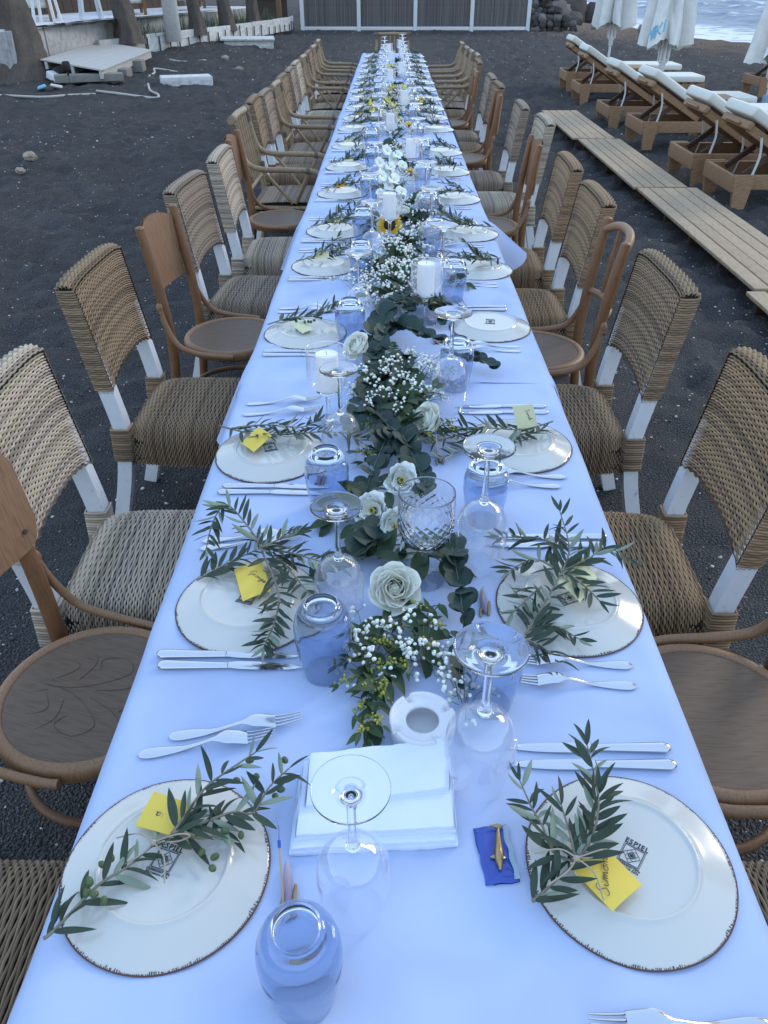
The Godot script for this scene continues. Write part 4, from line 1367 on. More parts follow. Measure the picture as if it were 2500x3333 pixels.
func build_table() -> void:
	var where := ["nearest", "second", "third", "fourth", "fifth", "sixth", "farthest"]
	var base: Node3D = null
	for k in 7:
		var z0: float = JOINTS[k]
		var z1: float = JOINTS[k + 1]
		var L := z0 - z1 - 0.04
		var t := thing("table", "%s wooden table of the long row, hidden under the white cloths" % where[k], "table", Vector3(0.024, 0, (z0 + z1) / 2), 0.0, "tables of the long row")
		var m := MB.new()
		m.box(Vector3(0, 0.725, 0), Vector3(0.84, 0.04, L), 0.006)
		put("tabletop", m, M.dark_wood, t)
		for q in [[-1, -1], [1, -1], [-1, 1], [1, 1]]:
			m = MB.new()
			m.box(Vector3(q[0] * 0.36, 0.35, q[1] * (L / 2 - 0.1)), Vector3(0.06, 0.71, 0.06), 0.005)
			put("leg", m, M.dark_wood, t)
		var n := FastNoiseLite.new()
		n.seed = 40 + k; n.frequency = 1.0
		var w := EX1 - EX0
		var c := MB.new()
		var lift := 0.0012 * (k % 2)
		var nz := int((z0 - z1 + 0.08) / 0.022)
		c.grid(nz, 66, func(u, v):
			var z := lerpf(z0 + 0.03, z1 - 0.05, u)
			var drop := 0.24
			var s: float = lerpf(-drop, w + drop, v)
			var endd := minf(z0 + 0.03 - z, z - (z1 - 0.05))
			var flare := 0.022 + 0.03 * (n.get_noise_2d(z * 2.6, signf(s - w / 2) * 7.0) + 0.5) + 0.075 * exp(-endd / 0.22)
			var flap := exp(-maxf(z - z1 + 0.05, 0.0) / 0.30) if k == 1 and s > w * 0.5 else 0.0
			flare += 0.10 * flap
			if endd < 0.0 and k != 1: flare = 0.02
			var crease := 0.0011 * n.get_noise_2d(s * 3.0, z * 1.5) + 0.0036 * exp(-pow((s - w * 0.5) / 0.006, 2.0)) * (0.5 + n.get_noise_1d(z))
			crease += 0.0034 * exp(-pow(fposmod(z + 0.1, 0.62) - 0.31, 2.0) / 0.00008) + 0.0022 * n.get_noise_2d(s * 1.1 + 20.0, z * 0.9) + 0.0024 * pow(maxf(0.0, 1.0 - absf(n.get_noise_2d(s * 1.6, z * 2.1 + 5.0)) * 5.0), 2.0)
			var y := T + lift + crease
			if s < 0.0 or s > w:
				var d := -s if s < 0.0 else s - w
				var e := smoothstep(0.0, 0.03, d)
				var side := -1.0 if s < 0.0 else 1.0
				var fold := 0.35 + 0.65 * (0.5 + 0.5 * sin(z * 11.0 + 4.0 * n.get_noise_1d(z * 0.8 + side * 5.0)))
				var out := 0.012 * e + flare * fold * d / drop
				return Vector3((EX0 if s < 0.0 else EX1) + side * out, T + lift - d * 0.97 * lerpf(0.55, 1.0, e) * (1.0 - 0.35 * flap) - 0.001, z)
			var round := 0.006 * (exp(-s / 0.008) + exp(-(w - s) / 0.008))
			var wave := 0.004 * (n.get_noise_2d(z * 3.0, 1.0 if s < w / 2 else 9.0)) * (exp(-s / 0.03) - exp(-(w - s) / 0.03))
			return Vector3(EX0 + s + wave, y - round, z)
		, true)
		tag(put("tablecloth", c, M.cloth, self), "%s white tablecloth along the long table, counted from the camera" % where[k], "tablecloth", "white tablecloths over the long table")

# blade of a leaf, 1 long along +x, face up; shape 0 olive, 1 round eucalyptus, 2 broad pointed
func leaf_mesh(shape: int, wide: float, curl: float, fold: float, top: Color, under: Color, both := true) -> ArrayMesh:
	var m := MB.new()
	var nu := 8 if shape != 1 else 10
	for layer in (2 if both else 1):
		m.col = top if layer == 0 else under
		m.grid(nu, 4, func(u, v):
			var q: float = v * 2.0 - 1.0
			var wdt := 0.0
			if shape == 0: wdt = pow(sin(PI * pow(u, 0.85)), 0.8)
			elif shape == 1: wdt = sqrt(maxf(0.0, 1.0 - pow(2.0 * u - 1.0, 2.0)))
			else: wdt = pow(sin(PI * pow(u, 0.72)), 0.95)
			var y: float = curl * u * u + fold * absf(q) * wdt * wide + (0.0 if layer == 0 else -0.006)
			return Vector3(u, y, -q * wdt * wide * 0.5), layer == 1)
	if shape == 1:
		m.col = under
		m.tube([Vector3(0.0, 0.005, 0), Vector3(0.5, 0.008 + curl * 0.25, 0), Vector3(0.92, 0.006 + curl * 0.85, 0)], [0.012, 0.008, 0.004], 3, false)
	return m.done()

var LV := {}

func make_leaf_kinds() -> void:
	LV.olive = []
	for q in [[0.18, -0.12, 0.25], [0.21, 0.14, 0.15], [0.16, -0.2, 0.35], [0.24, 0.05, 0.1], [0.19, -0.05, 0.2], [0.2, 0.38, 0.12], [0.17, -0.42, 0.3]]:
		LV.olive.append(leaf_mesh(0, q[0], q[1], q[2], Color(0.034, 0.058, 0.033), Color(0.24, 0.28, 0.22)))
	for q in [[0.21, 0.1, -0.2], [0.19, -0.3, -0.1]]:
		LV.olive.append(leaf_mesh(0, q[0], q[1], q[2], Color(0.21, 0.26, 0.19), Color(0.06, 0.09, 0.055)))
	LV.euc = []
	for q in [[1.0, 0.10, 0.06], [1.08, -0.06, 0.1], [0.95, 0.16, -0.05]]:
		LV.euc.append(leaf_mesh(1, q[0], q[1], q[2], Color(0.021, 0.048, 0.040), Color(0.085, 0.14, 0.115)))
	LV.broad = []
	for q in [[0.48, -0.15, 0.15], [0.55, 0.1, 0.2], [0.42, -0.25, 0.1]]:
		LV.broad.append(leaf_mesh(2, q[0], q[1], q[2], Color(0.028, 0.062, 0.026), Color(0.10, 0.16, 0.075)))
	LV.dark = []
	for q in [[0.33, -0.1, 0.15], [0.38, -0.22, 0.2]]:
		LV.dark.append(leaf_mesh(2, q[0], q[1], q[2], Color(0.045, 0.09, 0.032), Color(0.12, 0.17, 0.075)))
	var f := MB.new()
	f.col = Color(0.85, 0.86, 0.80)
	f.ball(Vector3.ZERO, Vector3(1, 0.8, 1), 12, 8)
	for i in f.v.size():
		var p := f.v[i]
		f.v[i] = p * (1.0 + 0.42 * sin(p.x * 7.0 + 1.0) * sin(p.z * 8.0) * sin(p.y * 6.0 + 2.0) + 0.12 * sin(p.x * 15.0) * sin(p.z * 14.0))
	LV.blossom = f.done()
	var b := MB.new()
	b.ball(Vector3.ZERO, Vector3(1.35, 1, 1), 10, 8)
	LV.fruit = b.done()

func along(path: Array, t: float) -> Array:   # [point, direction] at the share t of a polyline
	var k := clampf(t, 0.0, 0.9999) * (path.size() - 1)
	var i := int(k)
	return [path[i].lerp(path[i + 1], k - i), (path[i + 1] - path[i]).normalized()]

func length_of(path: Array) -> float:
	var l := 0.0
	for i in path.size() - 1: l += path[i].distance_to(path[i + 1])
	return l

func v3(a: Array) -> Array:
	var out := []
	for q in a: out.append(Vector3(q[0], q[1], q[2]))
	return out

func leafy(o: Node3D, twigs: Array, kind: String, gap: float, size: Vector2, single: bool, stem: Color, thick := 0.0016, spread := 0.75, floor_y := 0.006, bare := 0.0) -> void:
	var st := MB.new()
	var joined := MB.new()
	var cache := {}
	for w in twigs:
		var path := smooth(w, 5)
		st.col = stem
		var radii := []
		for i in path.size(): radii.append(thick * (1.0 - 0.6 * i / path.size()))
		st.tube(path, radii, 6)
		var L := length_of(path)
		var n := int(L / gap)
		var first := int(n * bare)
		for i in range(first, n + 1):
			for s: float in [-1.0, 1.0]:
				if rng.randf() < 0.08: continue
				var q := along(path, clampf((i + rr(-0.25, 0.25)) / maxf(n, 1), 0.02, 1.0))
				var d: Vector3 = q[1]
				var side := d.cross(Vector3.UP).normalized() * s
				var dir := (d * rr(0.5, 1.0) + side * spread * rr(0.6, 1.3) + Vector3.UP * rr(-0.25, 0.55)).normalized()
				if i >= n: dir = (d + side * 0.25 + Vector3.UP * rr(-0.1, 0.3)).normalized()
				var l := rr(size.x, size.y) * (1.0 - 0.25 * float(i) / maxf(n, 1))
				var p: Vector3 = q[0]
				if p.y + dir.y * l < floor_y: dir.y = (floor_y - p.y) / l + 0.02
				var up := Vector3(rr(-0.6, 0.6), 1.0, rr(-0.6, 0.6))
				if kind == "euc": up = Vector3(rr(-0.35, 0.35), 1.0, rr(-0.1, 0.7)) + d * 0.5
				var bs := look(dir, up.normalized())
				var set_: Array = LV[kind]
				var v := rng.randi() % set_.size()
				var x := Transform3D(bs.scaled_local(Vector3(l, l, l)), p)
				if single: put("leaf", set_[v], M.leaf, o, x)
				else:
					if not cache.has(v):
						var mb := MB.new()
						var arr: Array = set_[v].surface_get_arrays(0)
						mb.v = arr[Mesh.ARRAY_VERTEX]; mb.c = arr[Mesh.ARRAY_COLOR]; mb.t = arr[Mesh.ARRAY_TEX_UV]; mb.k = arr[Mesh.ARRAY_INDEX]
						cache[v] = mb
					var g := rr(0.8, 1.15)
					joined.join(cache[v], x, Color(g, g, g))
	put("stem", st, M.leaf, o)
	if not single and joined.v.size(): put("foliage", joined, M.leaf, o).set_meta("kind", "stuff")

# pen strokes of the hand-written names, unit letters
const PEN := {
	"S": [[0.75, 0.95, 0.45, 1.05, 0.2, 0.8, 0.45, 0.5, 0.6, 0.2, 0.25, -0.05, 0.0, 0.1]], "i": [[0.0, 0.4, 0.05, 0.1, 0.2, 0.02, 0.35, 0.2], [0.12, 0.62, 0.14, 0.6]], "m": [[0.0, 0.02, 0.08, 0.42, 0.2, 0.38, 0.24, 0.05, 0.32, 0.4, 0.45, 0.38, 0.48, 0.05, 0.56, 0.4, 0.7, 0.36, 0.74, 0.05, 0.85, 0.12]],
	"o": [[0.3, 0.42, 0.08, 0.3, 0.1, 0.05, 0.32, 0.03, 0.42, 0.25, 0.3, 0.42, 0.5, 0.36]], "n": [[0.0, 0.02, 0.08, 0.42, 0.22, 0.38, 0.26, 0.05, 0.34, 0.4, 0.48, 0.36, 0.52, 0.05, 0.65, 0.12]], "e": [[0.05, 0.2, 0.35, 0.28, 0.3, 0.45, 0.1, 0.38, 0.06, 0.1, 0.28, 0.02, 0.48, 0.15]],
	"U": [[0.0, 0.9, 0.1, 0.3, 0.25, 0.02, 0.5, 0.2, 0.62, 0.9, 0.6, 0.2, 0.78, 0.05]], "a": [[0.38, 0.4, 0.12, 0.36, 0.06, 0.08, 0.3, 0.06, 0.4, 0.4, 0.42, 0.08, 0.58, 0.1]], "G": [[0.7, 0.85, 0.4, 1.0, 0.1, 0.6, 0.2, 0.1, 0.55, 0.1, 0.65, 0.5, 0.6, -0.3, 0.3, -0.35]], "r": [[0.0, 0.05, 0.1, 0.42, 0.2, 0.34, 0.34, 0.38, 0.36, 0.05, 0.48, 0.1]],
	"g": [[0.38, 0.4, 0.12, 0.36, 0.08, 0.1, 0.3, 0.08, 0.4, 0.4, 0.36, -0.35, 0.1, -0.4, 0.2, -0.1, 0.55, 0.1]], "h": [[0.0, 0.05, 0.25, 0.95, 0.1, 0.9, 0.08, 0.02, 0.2, 0.38, 0.35, 0.36, 0.36, 0.05, 0.5, 0.1]], "u": [[0.0, 0.4, 0.06, 0.08, 0.2, 0.02, 0.34, 0.4, 0.38, 0.05, 0.5, 0.1]], "z": [[0.0, 0.4, 0.3, 0.4, 0.05, 0.05, 0.4, 0.08]]}

func name_tag(o: Node3D, corners: Array, card: Material, word: String, where: Vector2, turn: float, h := 0.012) -> void:
	# a card given by four corners, gently bowed, tied on with its pen strokes as a part of it
	var c := v3(corners)
	var m := MB.new()
	var nrm: Vector3 = (c[1] - c[0]).cross(c[3] - c[0]).normalized()
	if nrm.y < 0.0: nrm = -nrm
	var f := func(u: float, v: float, up: float) -> Vector3:
		var p: Vector3 = c[0].lerp(c[1], u).lerp(c[3].lerp(c[2], u), v)
		return p + nrm * (0.004 * sin(PI * u) * (1.0 - v * 0.5) + up)
	var turned: bool = (c[1] - c[0]).cross(c[3] - c[0]).dot(nrm) < 0.0
	m.grid(8, 6, func(u, v): return f.call(u, v, 0.0004), turned)
	m.grid(8, 6, func(u, v): return f.call(u, v, -0.0004), not turned)
	var t := put("name_tag", m, card, o)
	if word:
		var inkm := MB.new()
		var ex: Vector3 = (c[1] - c[0])
		var W := ex.length()
		ex /= W
		var ey: Vector3 = nrm.cross(ex)
		var x := 0.0
		for ch in word:
			var wmax := 0.0
			for s in PEN[ch]:
				var pts := []
				for i in range(0, s.size(), 2):
					var q := Vector2((x + s[i] + 0.2 * s[i + 1]) * h, s[i + 1] * h).rotated(turn)
					pts.append(c[0] + ex * (where.x * W + q.x) + ey * (where.y + q.y) + nrm * 0.0042)
					wmax = maxf(wmax, s[i])
				inkm.tube(smooth(pts, 4), 0.0006, 4, false)
			x += wmax + 0.08
		put("handwriting", inkm, M.ink, t)

func twine_bow(o: Node3D, at: Vector3) -> void:
	var m := MB.new()
	for q in [[Vector3(0, 0.004, 0), Vector3(0.03, 0.012, -0.006), Vector3(0.045, 0.006, -0.008), Vector3(0.03, 0.003, -0.002), Vector3(0, 0.004, 0)], [Vector3(0, 0.004, 0), Vector3(-0.02, 0.01, -0.008), Vector3(-0.05, 0.0, -0.008)], [Vector3(0, 0.004, 0), Vector3(0.018, 0.004, 0.02), Vector3(0.024, -0.006, 0.048)], [Vector3(0, 0.004, 0), Vector3(-0.012, 0.0, 0.014), Vector3(-0.04, -0.006, 0.03)]]:
		var pts := []
		for p in q: pts.append(at + p)
		m.tube(smooth(pts, 5), 0.0011, 5)
	m.ball(at + Vector3(0, 0.003, 0), Vector3(0.005, 0.004, 0.004), 8, 6)
	put("twine", m, M.twine, o)

func make_plate(stamped: bool) -> Node3D:
	var o := thing("plate", "", "plate")
	var m := MB.new()
	m.lathe([Vector2(0.0, 0.002), Vector2(0.125, 0.0005), Vector2(0.1305, 0.0012), Vector2(0.132, 0.003), Vector2(0.131, 0.0048), Vector2(0.126, 0.0065), Vector2(0.115, 0.0105), Vector2(0.102, 0.0155), Vector2(0.092, 0.0195), Vector2(0.086, 0.0215), Vector2(0.0845, 0.0238), Vector2(0.0825, 0.0245), Vector2(0.0805, 0.0236), Vector2(0.079, 0.0218), Vector2(0.072, 0.0212), Vector2(0.04, 0.021), Vector2(0.0, 0.021)], 72, Vector3.ZERO, func(q, a, i): return Vector2(q.x * (1.0 + 0.004 * sin(a * 3.0 + 1.0) + 0.002 * sin(a * 7.0)), q.y))
	put("body", m, M.plate, o)
	m = MB.new()
	var ring := []
	for i in 73:
		var a := TAU * i / 72.0
		ring.append(Vector3(cos(a), 0, sin(a)) * 0.1318 * (1.0 + 0.004 * sin(a * 3.0 + 1.0) + 0.002 * sin(a * 7.0)) + Vector3(0, 0.0032, 0))
	m.tube(ring, 0.0013, 5, false)
	for i in 330:   # brushed brown dashes round the rim
		var a := TAU * (i + rr(-0.3, 0.3)) / 330.0
		var d := Vector3(cos(a), 0, sin(a)) * (1.0 + 0.004 * sin(a * 3.0 + 1.0) + 0.002 * sin(a * 7.0))
		var l := rr(0.0006, 0.0040) * (0.5 + 0.5 * sin(a * 5.0 + 1.0) * sin(a * 13.0)) + 0.0006
		m.bar(d * 0.1316 + Vector3(0, 0.0046, 0), d * (0.1316 - l) + Vector3(0, 0.0051 + l * 0.33, 0), rr(0.0007, 0.0015), 0.0006, 0.0001)
	put("rim_band", m, M.plate_rim, o)
	if stamped:
		m = MB.new()
		var y := 0.0215
		var line := func(p: Vector2, q: Vector2, w: float): m.bar(Vector3(p.x, y, p.y), Vector3(q.x, y, q.y), w, 0.0003, 0.0001)
		var sq := [Vector2(-0.0125, -0.0125), Vector2(0.0125, -0.0125), Vector2(0.0125, 0.0125), Vector2(-0.0125, 0.0125)]
		var di := [Vector2(0, -0.0112), Vector2(0.0112, 0), Vector2(0, 0.0112), Vector2(-0.0112, 0)]
		for i in 4:
			line.call(sq[i], sq[(i + 1) % 4], 0.0010)
			line.call(sq[i] * 1.14, sq[(i + 1) % 4] * 1.14, 0.0006)
			line.call(di[i], di[(i + 1) % 4], 0.0006)
		for q in [[0, 0, 0.0045], [0.0032, 0.0032, 0.0036], [-0.0032, 0.0032, 0.0036], [0.0032, -0.0032, 0.0036], [-0.0032, -0.0032, 0.0036], [0.0022, 0, 0.0022], [-0.0022, 0, 0.0022], [0, 0.0022, 0.0022], [0, -0.0022, 0.0022]]:
			var pts := []
			for i in 25: pts.append(Vector3(q[0] + cos(TAU * i / 24.0) * q[2], y, q[1] + sin(TAU * i / 24.0) * q[2]))
			m.tube(pts, 0.00025, 4, false)
		var mark := put("stamp", m, M.print, o)
		var font := SystemFont.new()
		font.font_names = PackedStringArray(["Droid Sans"])
		font.font_weight = 700
		for q in [["ESPIEL", 0.0075, -0.0155], ["Dishwasher Safe", 0.0032, 0.0190], ["Microwave Safe", 0.0032, 0.0228]]:
			var tm := TextMesh.new()
			tm.text = q[0]
			tm.font = font
			tm.font_size = 32
			tm.pixel_size = q[1] / 24.0
			tm.depth = 0.0003
			put("lettering", tm, M.print, mark, Transform3D(Basis(Vector3.RIGHT, -PI / 2), Vector3(0, y, q[2] - 0.003)))
	return o

func make_knife() -> Node3D:   # handle end at the origin, blade towards +x, 0.245 long
	var o := thing("knife", "", "knife")
	var m := MB.new()
	m.grid(22, 12, func(u, v):
		var a: float = TAU * v
		u = pow(u, 1.9)
		var w: float = lerpf(0.0098, 0.0062, u) * pow(maxf(0.0, 1.0 - pow(1.0 - minf(u * 9.0, 1.0), 2.0)), 0.5)
		return Vector3(u * 0.118, 0.0052 + 0.0044 * sin(a) * lerpf(1.0, 0.8, u) * (w / 0.0098 + 0.2), cos(a) * w), false)
	put("handle", m, M.steel, o)
	m = MB.new()
	for e in [0, 1]:
		m.grid(16, 4, func(u, v):
			var top: float = lerpf(0.0062, 0.0085, smoothstep(0.0, 0.2, u)) * (1.0 - pow(u, 7.0))
			var bot: float = -lerpf(0.006, 0.0095, smoothstep(0.0, 0.15, u)) * (1.0 - pow(u, 3.5))
			var q: float = 1.0 - absf(v * 2.0 - 1.0)
			return Vector3(0.117 + 0.128 * u, 0.0055 + (0.0009 if e == 0 else -0.0009) * q - 0.003 * u, lerpf(bot, top, v)), e == 0)
	put("blade", m, M.steel, o)
	return o

func make_fork() -> Node3D:
	var o := thing("fork", "", "fork")
	var hy := func(u: float) -> float: return 0.003 + 0.013 * pow(sin(PI * clampf((u - 0.25) / 0.75, 0, 1)), 2.0) * 0.5 + 0.007 * exp(-pow((u - 0.62) / 0.16, 2.0))
	var m := MB.new()
	m.grid(40, 12, func(u, v):
		var a: float = TAU * v
		var w := 0.0095 * sqrt(maxf(0.0, 1.0 - pow(1.0 - minf(u * 9.0, 1.0), 2.0)))
		w = lerpf(w, 0.0032, smoothstep(0.12, 0.55, u))
		w = lerpf(w, 0.0125, smoothstep(0.68, 0.82, u))
		var th := lerpf(0.0014, 0.0021, smoothstep(0.1, 0.5, u)) * (1.0 if u > 0.03 else 0.5)
		return Vector3(u * 0.162, hy.call(u * 0.80) + th * sin(a) + 0.0, cos(a) * w), false)
	put("handle", m, M.steel, o)
	for k in 4:
		m = MB.new()
		var z := (k - 1.5) * 0.0066
		var pts := []
		for i in 7:
			var u := 0.79 + 0.21 * i / 6.0
			pts.append(Vector3(0.158 + 0.047 * i / 6.0, hy.call(0.80) - 0.0005 + 0.010 * pow(i / 6.0, 1.5) - 0.004 * i / 6.0, z * (1.0 - 0.05 * i)))
		m.tube(pts, [0.0023, 0.0022, 0.0021, 0.002, 0.0019, 0.0016, 0.0009], 6, true, 0.7)
		put("tine", m, M.steel, o)
	return o

# upturned tumbler: mouth on the cloth, thick base on top
func make_tumbler() -> Node3D:
	var o := thing("tumbler", "", "tumbler")
	var m := MB.new()
	var out := smooth([Vector2(0.0345, 0.0005), Vector2(0.0385, 0.025), Vector2(0.0435, 0.055), Vector2(0.0462, 0.085), Vector2(0.0455, 0.11), Vector2(0.039, 0.132), Vector2(0.031, 0.1435), Vector2(0.027, 0.1465)], 5)
	var prof := out.duplicate()
	prof.append_array(smooth([Vector2(0.025, 0.1462), Vector2(0.022, 0.1435), Vector2(0.012, 0.1425), Vector2(0.0, 0.1425)], 3))
	m.lathe(prof, 56)
	# inside
	var inn := smooth([Vector2(0.0, 0.1335), Vector2(0.02, 0.133), Vector2(0.0325, 0.1285), Vector2(0.0418, 0.115), Vector2(0.0446, 0.098), Vector2(0.0449, 0.084), Vector2(0.0422, 0.055), Vector2(0.0373, 0.025), Vector2(0.0334, 0.0005), Vector2(0.034, 0.0), Vector2(0.0345, 0.0005)], 5)
	m.lathe(inn, 56)
	put("glass_body", m, M.blue_glass, o)
	return o

# upturned wine glass: rim on the cloth, foot in the air
func make_wine_glass() -> Node3D:
	var o := thing("wine_glass", "", "wine glass")
	var m := MB.new()
	m.lathe(smooth([Vector2(0.0315, 0.0004), Vector2(0.0385, 0.03), Vector2(0.0425, 0.062), Vector2(0.0405, 0.092), Vector2(0.030, 0.114), Vector2(0.0155, 0.1242), Vector2(0.0085, 0.1285)], 6), 64)
	m.lathe(smooth([Vector2(0.0, 0.1215), Vector2(0.011, 0.1205), Vector2(0.0285, 0.1120), Vector2(0.0393, 0.0905), Vector2(0.0414, 0.062), Vector2(0.0375, 0.03), Vector2(0.0306, 0.0004), Vector2(0.031, 0.0), Vector2(0.0315, 0.0004)], 6), 64)
	put("bowl", m, M.pane, o)
	m = MB.new()
	m.lathe(smooth([Vector2(0.0, 0.1225), Vector2(0.006, 0.1235), Vector2(0.0085, 0.1285), Vector2(0.0060, 0.1345), Vector2(0.0046, 0.145), Vector2(0.0042, 0.175), Vector2(0.0046, 0.205), Vector2(0.0072, 0.2145), Vector2(0.016, 0.2205), Vector2(0.031, 0.2245), Vector2(0.0395, 0.2262), Vector2(0.0403, 0.2275), Vector2(0.0395, 0.2287), Vector2(0.03, 0.2283), Vector2(0.012, 0.2262), Vector2(0.0, 0.2255)], 6), 56)
	put("stem_and_foot", m, M.glass, o)
	return o

# footed cut-crystal goblet
func make_goblet() -> Node3D:
	var o := thing("goblet", "", "goblet")
	var m := MB.new()
	var cut := func(q: Vector2, a: float, i: int) -> Vector2:
		var y := q.y
		var e := smoothstep(0.098, 0.108, y) * smoothstep(0.168, 0.158, y)
		var k := 18.0
		var d1 := absf(fposmod(a * k / TAU + y * 62.0, 1.0) - 0.5)
		var d2 := absf(fposmod(a * k / TAU - y * 62.0, 1.0) - 0.5)
		var g := maxf(smoothstep(0.24, 0.0, d1), smoothstep(0.24, 0.0, d2))
		return Vector2(q.x - 0.0013 * g * e, q.y)
	var prof := [Vector2(0.0, 0.0), Vector2(0.036, 0.0), Vector2(0.0385, 0.001), Vector2(0.038, 0.0025), Vector2(0.026, 0.005), Vector2(0.012, 0.008), Vector2(0.0075, 0.013), Vector2(0.0065, 0.03), Vector2(0.0062, 0.06), Vector2(0.0075, 0.074), Vector2(0.014, 0.081), Vector2(0.028, 0.088)]
	for i in 44:
		var u := i / 43.0
		var y := 0.094 + 0.105 * u
		prof.append(Vector2(0.0365 + 0.0165 * pow(clampf(u / 0.35, 0, 1), 0.55) - 0.002 * u, y))
	prof.append(Vector2(0.0500, 0.2))
	prof.append(Vector2(0.0494, 0.1998))
	var inn := [Vector2(0.0494, 0.1998)]
	for i in 16:
		var u := 1.0 - i / 15.0
		inn.append(Vector2(0.0343 + 0.0165 * pow(clampf(u / 0.35, 0, 1), 0.55) - 0.0012 * u, 0.097 + 0.1 * u))
	inn.append_array([Vector2(0.025, 0.0935), Vector2(0.01, 0.0905), Vector2(0.0, 0.09)])
	m.lathe(prof.slice(11), 128, Vector3.ZERO, cut)
	m.lathe(inn, 64)
	put("bowl", m, M.crystal, o)
	m = MB.new()
	var ring := []
	for i in 49: ring.append(Vector3(cos(TAU * i / 48.0) * 0.0498, 0.2002, sin(TAU * i / 48.0) * 0.0498))
	m.tube(ring, 0.0011, 8, false)
	put("rim", m, M.glass, o)
	m = MB.new()
	m.lathe(smooth(prof.slice(0, 12), 3), 48)
	m.lathe([Vector2(0.028, 0.088), Vector2(0.014, 0.0885), Vector2(0.0, 0.0888)], 48)
	put("stem_and_foot", m, M.glass, o)
	return o

func make_candle() -> Node3D:
	var o := thing("candle", "", "candle")
	var m := MB.new()
	m.lathe(smooth([Vector2(0.0, 0.0), Vector2(0.026, 0.0), Vector2(0.0265, 0.002), Vector2(0.0268, 0.084), Vector2(0.0255, 0.0885), Vector2(0.022, 0.089), Vector2(0.012, 0.087), Vector2(0.0, 0.0865)], 3), 40)
	put("wax", m, M.wax, o)
	m = MB.new()
	m.tube(smooth([Vector3(0, 0.085, 0), Vector3(0.001, 0.092, 0), Vector3(0.003, 0.099, 0.001)], 3), 0.0011, 6)
	put("wick", m, M.strap, o)
	return o

const ZL := [-0.55, -1.06, -1.60, -2.36, -3.06, -3.57, -4.30, -4.98, -5.66, -6.38, -6.90, -7.48, -8.12, -8.64, -9.30, -9.92, -10.6, -11.25, -11.95, -12.7]
const ZR := [-0.56, -1.06, -1.645, -2.42, -3.02, -3.53, -4.18, -4.85, -5.45, -6.36, -6.92, -7.43, -8.08, -8.8, -9.4, -10.0, -10.6, -11.25, -11.95, -12.7]

